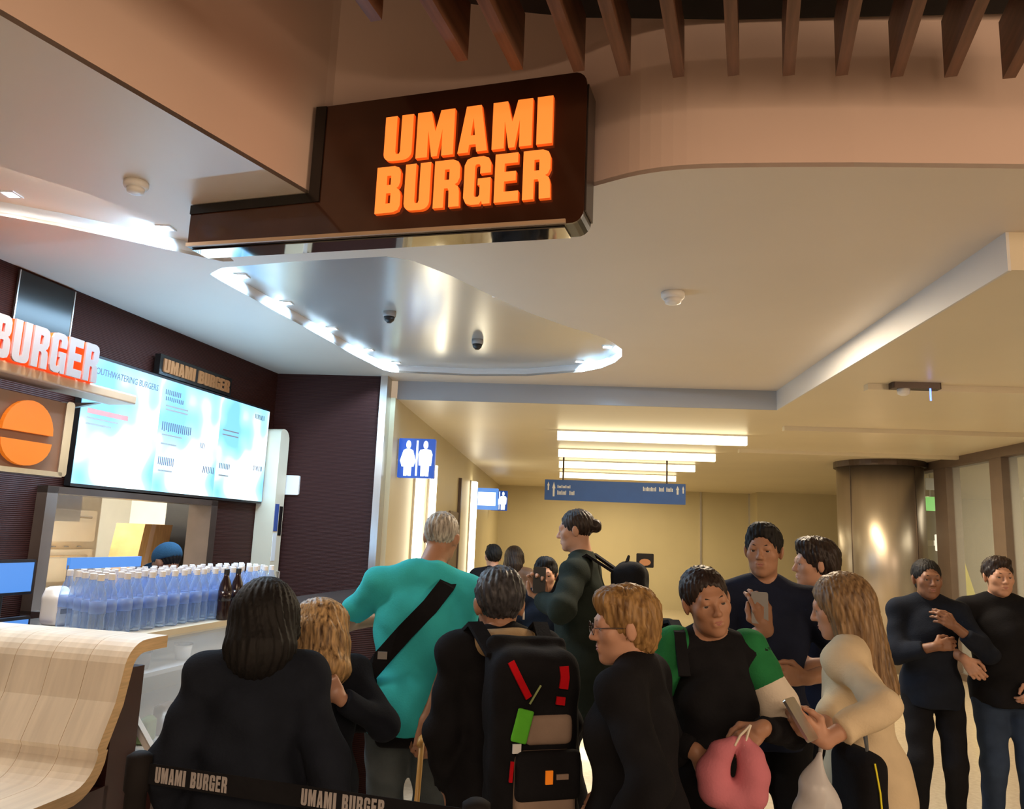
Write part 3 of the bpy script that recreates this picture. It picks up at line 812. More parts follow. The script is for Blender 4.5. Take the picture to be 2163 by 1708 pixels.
# ------------------------------------------------------------------ counters
# bent wooden counter: section in (d, z), swept along l
sec = [(3.065, 1.225), (3.0, 1.225), (2.93, 1.223)]
sec += [(2.93 + 0.12 * math.cos(t), 1.103 + 0.12 * math.sin(t)) for t in [R(90 + 12 * k) for k in range(1, 8)]]
sec += [(2.785, 1.00), (2.715, 0.845)]
sec += [(2.60 - 0.0 + 0.125 * math.cos(t), 0.845 + 0.125 * math.sin(t)) for t in [R(-8 - 12 * k) for k in range(0, 7)]]
sec += [(2.54, 0.72), (2.30, 0.72), (2.10, 0.72)]
def sec_offset(sec, th):
    out = []
    for i, p in enumerate(sec):
        a, b = sec[max(i - 1, 0)], sec[min(i + 1, len(sec) - 1)]
        t = Vector((b[0] - a[0], b[1] - a[1])).normalized()
        out.append((p[0] - t.y * th, p[1] + t.x * th))
    return out
wc = store('bent_wood_counter', -2.185, 3.0, 0); tag(wc, 'pale bent wood counter front curving down at lower left', 'counter')
TK = 0.05
inner = sec_offset(sec, TK)
npl = 10
pw = 1.75 / npl
for i in range(npl):
    l1 = -i * pw - 0.0008; l0 = l1 - pw + 0.0016
    mb = MB()
    n = len(sec)
    for l in (l0, l1):
        mb.v += [(l, d - 3.0, z) for d, z in sec] + [(l, d - 3.0, z) for d, z in inner]
    for k in range(n - 1):
        mb.f += [(k, k + 1, 2 * n + k + 1, 2 * n + k), (n + k + 1, n + k, 3 * n + k, 3 * n + k + 1)]; mb.m += [0, 0]
        mb.f += [(k + 1, k, n + k, n + k + 1), (2 * n + k, 2 * n + k + 1, 3 * n + k + 1, 3 * n + k)]; mb.m += [1, 1]
    mb.f += [(0, 2 * n, 3 * n, n), (n - 1, 2 * n - 1, 4 * n - 1, 3 * n - 1)]; mb.m += [1, 1]
    mb.build('plank', ['counter_wood', 'counter_wood_edge'], wc)
MB().box(-1.72, -0.08, -0.12, 0.04, 0.0, 1.10).build('plinth', 'maroon_panel', wc)
MB().box(-1.72, -0.08, -0.88, -0.10, 0.0, 0.66).build('plinth', 'maroon_panel', wc)

# display case with the slanted glass front
dc = store('display_case', -2.2, 3.09, 0); tag(dc, 'glass display case with white frame under the water bottles', 'display case')
LEN = 2.0
MB().box(-0.85, 0.0, 0.0, LEN, 0.0, 0.70).build('base', 'maroon_panel', dc)
MB().box(-0.85, 0.0, 0.0, LEN, 0.70, 0.735).build('deck', 'white_frame', dc)
MB().box(-0.86, -0.84, 0.0, LEN, 0.735, 1.13).build('back_panel', 'cream_panel', dc)
MB().box(-0.86, -0.36, 0.0, LEN, 1.13, 1.17).build('top', 'cream_panel', dc)
MB().prism([(-0.005, 0, 0.735), (-0.36, 0, 1.14), (-0.367, 0, 1.135), (-0.012, 0, 0.73)], (0, LEN, 0)).build('front_glass', 'case_glass', dc)
for d in (0.0, LEN - 0.03):
    MB().prism([(0.005, d, 0.72), (-0.35, d, 1.135), (-0.385, d, 1.135), (-0.035, d, 0.72)], (0, 0.03, 0)).build('end_frame', 'white_frame', dc)
MB().box(-0.03, 0.012, 0, LEN, 0.70, 0.738).build('lower_rail', 'white_frame', dc)
MB().box(-0.84, -0.27, 0.03, LEN - 0.03, 0.985, 1.005).build('shelf', 'white_frame', dc)
items = [(-0.10, 0.10, 'pack_green', 0.10, 'green snack bag on the display case deck nearest the wood counter'), (-0.13, 0.26, 'pack_brown', 0.13, 'brown snack pack on the display case deck'),
         (-0.10, 0.40, 'white_plastic', 0.15, 'white carton on the display case deck'), (-0.16, 0.58, 'pack_green', 0.12, 'green snack bag on the display case deck beside the white carton')]
for l, d, mm, h, lab in items:
    o = sdf_obj('snack_pack', [('box', (0, 0, h / 2), (0.03, 0.05, h / 2), None, 0.012), ('box', (0, 0, h - 0.006), (0.008, 0.05, 0.012), None, 0.004)], 0.006, mm, None, 0.02, loc=S(-2.2 + l - 0.06, 3.12 + d, 0.737), rz=-TH + 0.2)
    tag(o, lab, 'snack')
for l, d, mm, lab in ((-0.36, 0.10, 'deep_blue_plastic', 'dark blue tub on the display case shelf nearest the wood counter'), (-0.37, 0.30, 'pack_brown', 'brown tub on the display case shelf'), (-0.37, 0.62, 'white_plastic', 'white tub on the display case shelf')):
    o = store('food_tub', -2.2 + l, 3.12 + d, 1.005); tag(o, lab, 'tub')
    MB().lathe([(0.035, 0), (0.045, 0.075)], 16).build('cup', mm, o, True)
    MB().lathe([(0.048, 0.075), (0.048, 0.083)], 16).build('lid', 'black_plastic', o)

# counter that runs on to the pick-up end
pc = store('service_counter', -2.0, 6.1, 0); tag(pc, 'dark service counter running from the display case to the brown wall', 'counter')
MB().box(-1.0, 0.0, -0.98, 0.95, 0.0, 1.12).build('body', 'brown_slat_wall', pc)
MB().rbox(-1.03, 0.03, -0.99, 0.95, 1.12, 1.17, 0.012, 'y').build('worktop', 'dark_bronze', pc)

# prep line behind the bottles
pt = store('prep_table', -3.67, 4.55, 0); tag(pt, 'steel prep table behind the water bottles', 'table')
MB().box(-0.25, 0.2, -1.05, 1.2, 1.04, 1.09).build('worktop', 'steel', pt)
MB().box(-0.23, 0.18, -1.03, 1.18, 0.15, 1.04).build('body', 'kitchen_steel', pt)
for a in (-0.2, 0.15):
    for b in (-1.0, 1.15): MB().lathe([(0.02, 0), (0.02, 0.15)], 8).build('leg', 'steel', pt, loc=(a, b, 0))
gd = store('sneeze_guard', -3.30, 4.15, 1.09); tag(gd, 'glass guard with a glowing blue reflection behind the left water bottles', 'guard')
MB().box(-0.004, 0.004, -0.45, 0.12, 0.12, 0.34).build('pane', 'case_glass', gd)
MB().box(-0.012, 0.012, -0.45, 0.12, 0.34, 0.40).build('reflection_bar', 'screen_blue', gd)  # glowing bar stands for the menu's blue reflection in the glass
for d in (-0.44, 0.11): MB().lathe([(0.012, 0), (0.012, 0.36)], 8).build('post', 'steel', gd, loc=(0, d, 0))
for (l, d, z, w, h, mm, lab) in ((-3.40, 3.40, 1.30, 0.34, 0.15, 'screen_blue', 'blue glowing register screen at the left edge behind the counter'), (-3.18, 3.22, 1.09, 0.26, 0.10, 'screen_blue', 'lower blue glowing register screen just above the wood counter')):
    sn = store('register_screen', l, d, z); tag(sn, lab, 'screen')
    MB().rbox(-0.03, 0.0, -w / 2 - 0.015, w / 2 + 0.015, 0.0, h + 0.03, 0.01, 'x').build('bezel', 'black_plastic', sn)
    MB().box(0.0, 0.004, -w / 2, w / 2, 0.015, h + 0.015).build('display', mm, sn)
    MB().lathe([(0.06, 1.075 - z if z > 1.1 else -0.02), (0.015, 1.09 - z if z > 1.1 else -0.01), (0.015, 0.01)], 12).build('stand', 'black_plastic', sn, loc=(-0.015, 0, 0))
cr = store('receipt_printer', -3.12, 3.46, 1.17); tag(cr, 'white rounded receipt printer left of the water bottles', 'printer')
sdf_obj('housing', [('box', (0, 0, 0.08), (0.06, 0.06, 0.08), None, 0.03), ('box', (-0.02, 0.01, 0.15), (0.04, 0.06, 0.04), None, 0.03)], 0.008, 'white_plastic', cr, 0.02)
MB().box(0.058, 0.063, -0.04, 0.04, 0.06, 0.085).build('paper_slot', 'black_plastic', cr)
MB().box(-0.07, 0.07, -0.07, 0.07, -0.03, 0.0).build('foot', 'grey_plastic', cr)

# ------------------------------------------------------------------ bottles
def bottle(name, mats, sc_=1.0):
    r = empty(name)
    MB().lathe([(0.030, 0.0), (0.036, 0.006), (0.036, 0.07), (0.034, 0.085), (0.036, 0.10), (0.036, 0.165), (0.030, 0.20), (0.016, 0.235), (0.0135, 0.262)], 14).build('body', mats[0], r, True)
    MB().lathe([(0.0155, 0.252), (0.0155, 0.28), (0.013, 0.282)], 12).build('cap', mats[1], r)
    MB().lathe([(0.0368, 0.105), (0.0368, 0.160)], 14).build('wrapper', mats[2], r, True)
    return r
clear('wrapper_film', (0.30, 0.44, 0.80), 0.38, 0.3)
ORD = 'first second third fourth fifth sixth seventh eighth ninth tenth eleventh twelfth thirteenth fourteenth fifteenth sixteenth seventeenth eighteenth nineteenth'.split()
b0 = bottle('water_bottle', ('bottle_clear', 'white_plastic', 'wrapper_film'))
first = True
for row in range(5):
    for i in range(18):
        b = b0 if first else copy_tree(b0)
        first = False
        l = -2.665 - row * 0.082 - 0.012 * (i % 2)
        b.location = S(l, 3.20 + row * 0.045 + i * 0.091 + random.uniform(-0.008, 0.008), 1.17); b.rotation_euler = (0, 0, random.uniform(0, 6))
        tag(b, 'clear water bottle, %s from the wood counter in the %s row' % (ORD[i], ['front', 'second', 'middle', 'fourth', 'back'][row]), 'bottle', 'water bottles on the display case')
s0 = bottle('sauce_bottle', ('sauce_dark', 'black_plastic', 'sauce_dark'))
for i, (l, d, mm) in enumerate(((-2.5875, 4.10, 0), (-2.5875, 4.22, 0))):
    b = s0 if i == 0 else copy_tree(s0)
    b.location = S(l, d, 1.17)
    tag(b, ['dark sauce bottle in front of the water bottles, nearer the wood counter', 'dark sauce bottle in front of the water bottles, nearer the brown wall'][i], 'bottle', 'dark sauce bottles')
k0 = bottle('cola_bottle', ('cola_dark', 'cola_red', 'cola_red')); k0.location = S(-2.13, 5.32, 1.17); tag(k0, 'cola bottle with red cap beside the man in the teal shirt', 'bottle')
for i, (l, d, lab) in enumerate(((-2.06, 5.22, 'clear plastic cup on the service counter near the cola bottle'), (-2.16, 5.62, 'clear plastic cup on the service counter farther from the cola bottle'))):
    cu = store('plastic_cup', l, d, 1.17); tag(cu, lab, 'cup', 'clear cups')
    MB().lathe([(0.030, 0), (0.045, 0.12)], 16).build('cup', 'bottle_clear', cu, True)
    MB().lathe([(0.048, 0.12), (0.040, 0.135)], 16).build('lid', 'white_plastic', cu, True)

# ------------------------------------------------------------------ ceiling fittings
def downlight(x, y, z, lab, energy, aim=(0, 0, -1), col=COOL):
    d = empty('downlight', (x, y, z)); tag(d, lab, 'downlight', 'square recessed downlights')
    m = MB(); s_ = 0.042
    for (a, b, c_, e_) in ((-s_, s_, -s_, -0.03), (-s_, s_, 0.03, s_), (-s_, -0.03, -0.03, 0.03), (0.03, s_, -0.03, 0.03)): m.box(a, b, c_, e_, -0.006, 0.0)
    m.build('trim', 'white_frame', d)
    MB().box(-0.03, 0.03, -0.03, 0.03, -0.003, 0.0).build('lens', 'led_white', d)
    if energy: 
        l = lamp('downlight_beam', 'SPOT', (0, 0, -0.012), energy, col, 0.02, aim=aim, spot=150, blend=0.3)
        l.parent = d
DL = [(-2.25, 3.98, 'beside the left end of the shop sign'), (-2.06, 5.37, 'on the long lit edge nearest the shop sign'), (-1.925, 6.06, 'second from the shop sign on the long lit edge'),
      (-1.80, 6.78, 'third from the shop sign on the long lit edge'), (-1.66, 7.30, 'at the far corner of the recess above the brown wall'), (0.10, 7.05, 'near the rounded tip at the far edge'),
      (0.32, 6.47, 'inside the rounded tip of the recess'), (-0.49, 5.09, 'on the right edge of the recess halfway to the tip')]
for x, y, lab in DL:
    aim_ = (-0.9, 0.1, -0.5) if x < -1.5 else ((0.6, 0.2, -0.7) if x > -0.6 else (0, 0, -1))
    downlight(x, y, ZR - 0.001, 'small square white downlight ' + lab, 30 if y > 4.2 else 16, aim_)
downlight(-2.15, 4.78, ZR - 0.001, 'small square white downlight at the pointed end of the long lit edge', 30, (-0.9, 0.1, -0.5))
downlight(-2.85, 3.56, ZR - 0.001, 'small square white downlight at the left edge of the picture', 9, col=(1.0, 0.9, 0.75))
def detector(x, y, z, lab, s_=1.0):
    d = empty('smoke_detector', (x, y, z)); tag(d, lab, 'detector')
    MB().lathe([(0.055 * s_, 0.0), (0.055 * s_, -0.018 * s_), (0.048 * s_, -0.03 * s_)], 20).build('base', 'white_plastic', d, True)
    MB().lathe([(0.040 * s_, -0.03 * s_), (0.036 * s_, -0.05 * s_), (0.015 * s_, -0.056 * s_)], 20).build('cover', 'white_plastic', d, True)
detector(-2.01, 3.26, ZC, 'white round smoke detector on the ceiling left of the shop sign')
detector(0.64, 4.75, ZC, 'white round smoke detector on the ceiling right of the shop sign', 1.35)
def small_cam(x, y, z, lab):
    d = empty('dome_camera', (x, y, z)); tag(d, lab, 'camera')
    MB().lathe([(0.05, 0), (0.05, -0.03), (0.045, -0.04)], 16).build('base', 'grey_plastic', d, True)
    MB().lathe([(0.042, -0.04), (0.036, -0.065), (0.015, -0.085)], 16).build('dome', 'black_plastic', d, True)
small_cam(-1.34, 5.56, ZR, 'dark ceiling camera dome in the recess nearer the shop sign')
small_cam(-0.765, 6.34, ZR, 'dark ceiling camera dome in the recess nearer the corridor')
wm = empty('ceiling_camera', (2.83, 6.4, ZL)); tag(wm, 'ceiling camera with blue light on the lower right ceiling', 'camera')
MB().rbox(-0.22, 0.16, -0.05, 0.05, -0.05, 0.0, 0.015, 'z').build('bracket', 'dark_bronze', wm)
MB().lathe([(0.05, -0.05), (0.045, -0.09), (0.02, -0.105)], 16).build('dome', 'white_plastic', wm, True, loc=(-0.12, 0, 0))
MB().box(0.06, 0.072, -0.056, -0.05, -0.15, -0.05).build('indicator', 'led_blue', wm)

# corridor lights
LB = ['nearest', 'second', 'third', 'farthest']
for i, y in enumerate((9.80, 11.85, 13.68, 16.0)):
    t = empty('linear_light', (1.06, y, ZL)); tag(t, 'long glowing ceiling light, %s of the four over the corridor' % LB[i], 'light', 'corridor ceiling lights')
    MB().box(-1.17, 1.17, -0.05, 0.05, -0.125, -0.02).build('diffuser', 'tube_light', t)
    MB().box(-1.18, 1.18, -0.055, 0.055, -0.02, 0.0).build('housing', 'white_frame', t)
    for x in (-1.18, 1.17): MB().box(x, x + 0.01, -0.055, 0.055, -0.128, -0.02).build('end_cap', 'white_frame', t)
for (y, z0, z1, w, lab) in ((9.08, 0.95, 2.40, 0.16, 'bright vertical wall light nearest the first restroom sign'), (9.98, 1.2, 2.56, 0.06, 'slim bright vertical wall light behind the first restroom sign'), (14.6, 0.80, 2.68, 0.30, 'bright vertical wall light farther down the corridor')):
    t = empty('wall_light', (-1.75, y, z0)); tag(t, lab, 'light', 'vertical corridor lights')
    MB().rbox(0.02, 0.11, -w / 2, w / 2, 0, z1 - z0, 0.02, 'z').build('diffuser', 'wall_light', t)
    MB().box(0.0, 0.025, -w / 2 - 0.015, w / 2 + 0.015, -0.015, z1 - z0 + 0.015).build('back_plate', 'steel', t)

# restroom signs
def person_icon(mb, x, woman, o, ax, ay, s_):
    body = [(-.5, .62), (-.38, .74), (-.15, .76), (.15, .76), (.38, .74), (.5, .62), (.44, .30), (.30, .30), (.28, 0), (.04, 0), (0, .05), (-.04, 0), (-.28, 0), (-.30, .30), (-.44, .30)]
    if woman: body = [(-.34, .72), (-.15, .76), (.15, .76), (.34, .72), (.56, .42), (.48, .34), (.42, .26), (.28, .26), (.26, 0), (.04, 0), (0, .05), (-.04, 0), (-.26, 0), (-.28, .26), (-.42, .26), (-.48, .34), (-.56, .42)]
    body = body[::-1]
    head = [(0.17 * math.cos(t), 0.88 + 0.12 * math.sin(t)) for t in [2 * PI * k / 14 for k in range(14)]]
    for poly in (body, head):
        mb.flat_poly([(x + p[0] * s_ * 0.40, p[1] * s_) for p in poly], [], o, ax, ay, 0.006)
def restroom_sign(x, y, z, w, h, lab):
    s_ = empty('restroom_sign', (x, y, z)); tag(s_, lab, 'sign', 'restroom signs')
    MB().rbox(0, w, 0.0, 0.06, 0, h, 0.012, 'y').build('panel', 'sign_blue', s_)
    for xx, wo in ((0.27, True), (0.74, False)):
        m = MB(); person_icon(m, xx * w, wo, (0, 0, 0.05 * h), (1, 0, 0), (0, 0, 1), 0.90 * h)
        m.build('figure', 'icon_white', s_)
    MB().box(0.485 * w, 0.535 * w, -0.006, 0, 0.06 * h, 0.95 * h).build('divider', 'icon_white', s_)
    MB().box(-0.03, 0.0, 0.02, 0.04, 0.4 * h, 0.48 * h).build('bracket', 'steel', s_)
restroom_sign(-1.735, 8.0, 2.255, 0.385, 0.41, 'blue lit restroom sign with man and woman figures nearest the brown wall')
restroom_sign(-1.70, 18.2, 2.28, 0.38, 0.46, 'smaller restroom sign farther down the corridor')
ls = empty('lit_sign', (-1.75, 15.4, 2.2)); tag(ls, 'pale blue lit sign behind the far vertical wall light', 'sign')
MB().rbox(0.0, 0.45, 0.0, 0.05, 0, 0.42, 0.015, 'y').build('panel', 'screen_blue', ls)
MB().box(0.05, 0.40, -0.004, 0.0, 0.08, 0.34).build('light_face', 'icon_white', ls)
d1 = empty('door_1', (-1.75, 12.4, 0)); tag(d1, kind='structure')
MB().box(0, 0.03, -0.5, 0.45, 0, 2.05).build('leaf', 'mullion_bronze', d1)
MB().box(0, 0.05, 0.45, 0.55, 0, 2.62).build('jamb', 'dark_bronze', d1)
MB().tube([(0.03, -0.35, 1.0), (0.07, -0.35, 1.0), (0.07, -0.25, 1.0)], 0.01).build('handle', 'steel', d1)

# hanging blue direction sign
hs_ = empty('direction_sign', (0.82, 13.0, 2.32)); tag(hs_, 'wide blue hanging direction sign with white arrows over the corridor', 'sign')
MB().rbox(-1.15, 1.15, -0.03, 0.03, 0, 0.335, 0.008, 'y').build('panel', 'hanging_blue', hs_)
for x in (-0.85, 0.85): MB().lathe([(0.015, 0.335), (0.015, ZL - 2.32)], 8).build('hanger', 'dark_bronze', hs_, loc=(x, 0, 0))
arrow = [(-.5, 0), (.5, 0), (.5, .55), (.9, .55), (0, 1), (-.9, .55), (-.5, .55)]
for x, h, w in ((-1.09, 0.14, 0.022), (-1.0, 0.24, 0.03), (1.02, 0.14, 0.03), (1.11, 0.12, 0.02)):
    MB().flat_poly(arrow, [], (x, -0.03, 0.30 - h), (w, 0, 0), (0, 0, h), 0.004).build('arrow', 'print_white', hs_)
for x0, x1, z0, z1 in ((-0.94, -0.70, 0.20, 0.25), (-0.94, -0.77, 0.09, 0.16), (-0.74, -0.64, 0.09, 0.16), (0.46, 0.70, 0.20, 0.27), (0.72, 0.82, 0.20, 0.27), (0.84, 0.96, 0.20, 0.27)):
    m = MB(); n = int((x1 - x0) / 0.022)
    for k in range(n): m.box(x0 + k * 0.022, x0 + k * 0.022 + 0.014, -0.033, -0.03, z0, z1 - (0.015 if k % 3 else 0))
    m.build('lettering', 'print_white', hs_)

# things beyond the glass wall
ex = empty('exit_sign', (6.30, 14.0, 2.42)); tag(ex, 'green glowing exit sign beyond the glass wall', 'sign')
MB().rbox(-0.09, 0.09, -0.02, 0.02, 0, 0.24, 0.02, 'y').build('panel', 'exit_green', ex)
MB().lathe([(0.012, 0.24), (0.012, ZL - 2.42)], 8).build('hanger', 'steel', ex)
wn = empty('hanging_notice', (5.92, 13.0, 2.70)); tag(wn, 'white hanging notice above the green exit sign', 'sign')
MB().rbox(-0.14, 0.14, -0.01, 0.01, 0, 0.19, 0.01, 'y').build('panel', 'print_white', wn)
for x in (-0.1, 0.1): MB().lathe([(0.005, 0.19), (0.005, ZL - 2.70)], 6).build('wire', 'steel', wn, loc=(x, 0, 0))
pn = empty('yellow_banner', (6.34, 13.0, 0)); tag(pn, 'yellow tapering banner behind the glass wall', 'banner')
MB().prism([(-0.06, 0, 1.75), (0.02, 0, 0.35), (0.24, 0, 0.35), (0.17, 0, 0.9)], (0, 0.02, 0)).build('cloth', 'yellow_cloth', pn)
MB().lathe([(0.14, 0), (0.14, 0.03), (0.012, 0.05), (0.012, 1.78)], 12).build('pole', 'steel', pn, loc=(-0.06, 0.035, 0))
wl = empty('lobby_wall_light', (7.35, 16.0, 1.75)); tag(wl, 'small bright wall light beyond the glass wall', 'light')
MB().rbox(-0.10, 0.10, -0.04, 0.02, 0, 0.32, 0.02, 'y').build('shade', 'alarm_white', wl)
MB().box(-0.12, 0.12, 0.02, 4.2, 0.1, 0.2).build('arm', 'steel', wl)
si = empty('sign_stand', (0.715, 7.0, 0)); tag(si, 'small sign on a thin pole between the tall man and the crowd', 'sign')
MB().rbox(-0.075, 0.075, -0.008, 0.008, 1.48, 1.60, 0.01, 'y').build('panel', 'sign_black', si)
MB().flat_poly(arc(0, 0, 0.05, 0, 330, 10, 0.03), [], (0.0, -0.008, 1.525), (1, 0, 0), (0, 0, 1), 0.003).build('emblem', 'letter_tan', si)
MB().lathe([(0.13, 0), (0.13, 0.015), (0.012, 0.03), (0.012, 1.48)], 12).build('pole', 'steel', si)
# ------------------------------------------------------------------ people
mat('skin_light', (0.50, 0.27, 0.175), 0.5, var=0.08, scale=14, spec=0.4)
mat('skin_tan', (0.38, 0.195, 0.115), 0.5, var=0.08, scale=14, spec=0.4)
mat('skin_brown', (0.22, 0.105, 0.06), 0.5, var=0.08, scale=14, spec=0.4)
mat('lip_rose', (0.42, 0.16, 0.14), 0.45, var=0.08)
mat('eye_white', (0.42, 0.38, 0.35), 0.25, var=0.03)
mat('eye_dark', (0.03, 0.018, 0.012), 0.15, var=0.1)
def hairmat(n, c, c2=None, rough=0.45):
    mat(n, c, rough, var=0.45, scale=16, stretch=(5, 5, 0.6), color2=c2, bump=0.25, spec=0.3)
hairmat('hair_black', (0.005, 0.0042, 0.0042), None, 0.65)
hairmat('hair_dark', (0.022, 0.013, 0.010))
hairmat('hair_blonde', (0.15, 0.078, 0.032), (0.32, 0.20, 0.095))
hairmat('hair_gold', (0.22, 0.11, 0.036), (0.40, 0.235, 0.085))
hairmat('hair_streak', (0.10, 0.05, 0.025), (0.62, 0.40, 0.18))
hairmat('hair_grey', (0.22, 0.20, 0.18), (0.62, 0.58, 0.50))
hairmat('hair_slate', (0.028, 0.027, 0.030), (0.07, 0.07, 0.08))
def cloth(n, c, var=0.18, rough=0.9, sheen=0.0):
    mat(n, c, rough, var=var, scale=9, bump=0.15, bscale=140, sheen=sheen, spec=0.12)
cloth('cloth_black', (0.010, 0.010, 0.012)); cloth('cloth_navyblack', (0.011, 0.014, 0.022)); cloth('cloth_navy', (0.012, 0.016, 0.034))
cloth('cloth_teal', (0.045, 0.52, 0.58), 0.08); cloth('cloth_olive', (0.020, 0.027, 0.022)); cloth('cloth_green', (0.020, 0.17, 0.055))
cloth('cloth_cream', (0.66, 0.54, 0.36), 0.08); cloth('cloth_white', (0.72, 0.64, 0.52), 0.06); cloth('cloth_grey', (0.12, 0.13, 0.14))
cloth('denim', (0.035, 0.055, 0.10)); cloth('denim_grey', (0.09, 0.11, 0.12)); cloth('cloth_blue', (0.03, 0.07, 0.26)); cloth('cap_blue', (0.02, 0.06, 0.11))
cloth('pillow_pink', (0.55, 0.18, 0.22), 0.08); cloth('pillow_beige', (0.42, 0.30, 0.17), 0.1); cloth('bag_taupe', (0.30, 0.22, 0.17), 0.1); cloth('strap_red', (0.50, 0.006, 0.012), 0.1)
cloth('tag_green', (0.12, 0.52, 0.04), 0.1); cloth('leggings_grey', (0.10, 0.08, 0.065))
clear('bag_film', (0.80, 0.78, 0.78), 0.55, 0.35)
mat('shoe_black', (0.015, 0.014, 0.014), 0.5, var=0.1); mat('shoe_white', (0.6, 0.58, 0.54), 0.5, var=0.05)
mat('cane_wood', (0.55, 0.33, 0.10), 0.4, var=0.1, stretch=(8, 8, 1))

def rot(yaw=0, pitch=0, roll=0):
    """yaw turns left, pitch looks up, roll tips towards the own right shoulder (degrees)"""
    M = Matrix.Rotation(R(yaw), 3, 'Z') @ Matrix.Rotation(R(pitch), 3, 'X') @ Matrix.Rotation(R(roll), 3, 'Y')
    return np.array(M)

def two_bone(S_, T_, l1, l2, hint):
    S_, T_, hint = (np.asarray(v, float) for v in (S_, T_, hint))
    d = T_ - S_
    L = np.linalg.norm(d)
    if L > (l1 + l2) * 0.998:
        T_ = S_ + d / L * (l1 + l2) * 0.998; d = T_ - S_; L = np.linalg.norm(d)
    u = d / L
    a = (l1 * l1 - l2 * l2 + L * L) / (2 * L)
    hh = math.sqrt(max(l1 * l1 - a * a, 0))
    p = hint - u * (hint @ u)
    p = p / (np.linalg.norm(p) + 1e-9)
    return S_ + u * a + p * hh, T_

def xf(prims, M, t, s=1.0):
    out = []
    for p in prims:
        if p[0] == 'cap':
            out.append(('cap', M @ (np.asarray(p[1]) * s) + t, M @ (np.asarray(p[2]) * s) + t, p[3] * s, p[4] * s))
        else:
            m0 = np.asarray(p[3]) if len(p) > 3 and p[3] is not None else E3
            out.append((p[0], M @ (np.asarray(p[1]) * s) + t, np.asarray(p[2]) * s, M @ m0) + tuple(v * s for v in p[4:]))
    return out

def head_prims(face=1.0, jaw=1.0, nose=1.0):
    add = [('ell', (0, -0.012, 0.032), (0.074, 0.092, 0.083)), ('ell', (0, 0.022, -0.028), (0.0635, 0.066, 0.084)),
           ('ell', (0, 0.030, -0.072), (0.050 * jaw, 0.048, 0.036)), ('ell', (0, 0.064, -0.096), (0.022 * jaw, 0.018, 0.016)),
           ('ell', (0.042, 0.056, -0.016), (0.022, 0.020, 0.022)), ('ell', (-0.042, 0.056, -0.016), (0.022, 0.020, 0.022)),
           ('cap', (-0.034, 0.076, 0.022), (0.034, 0.076, 0.022), 0.013, 0.013)]
    fine = [('cap', (0, 0.083, 0.012), (0, 0.103, -0.026), 0.0075, 0.0105 * nose), ('ell', (0.0105, 0.093, -0.030), (0.0072, 0.010, 0.007)), ('ell', (-0.0105, 0.093, -0.030), (0.0072, 0.010, 0.007)),
            ('cap', (-0.016, 0.084, -0.0545), (0.016, 0.084, -0.0545), 0.0058, 0.0058), ('cap', (-0.014, 0.083, -0.066), (0.014, 0.083, -0.066), 0.0065, 0.0065),
            ('ell', (0.0775, -0.010, -0.004), (0.009, 0.020, 0.032), rot(-18, -8, 8)), ('ell', (-0.0775, -0.010, -0.004), (0.009, 0.020, 0.032), rot(18, -8, -8))]
    sub = [('ell', (0.031, 0.096, 0.003), (0.019, 0.018, 0.0125)), ('ell', (-0.031, 0.096, 0.003), (0.019, 0.018, 0.0125)), ('ell', (0, 0.098, -0.060), (0.022, 0.010, 0.0016))]
    return add, fine, sub

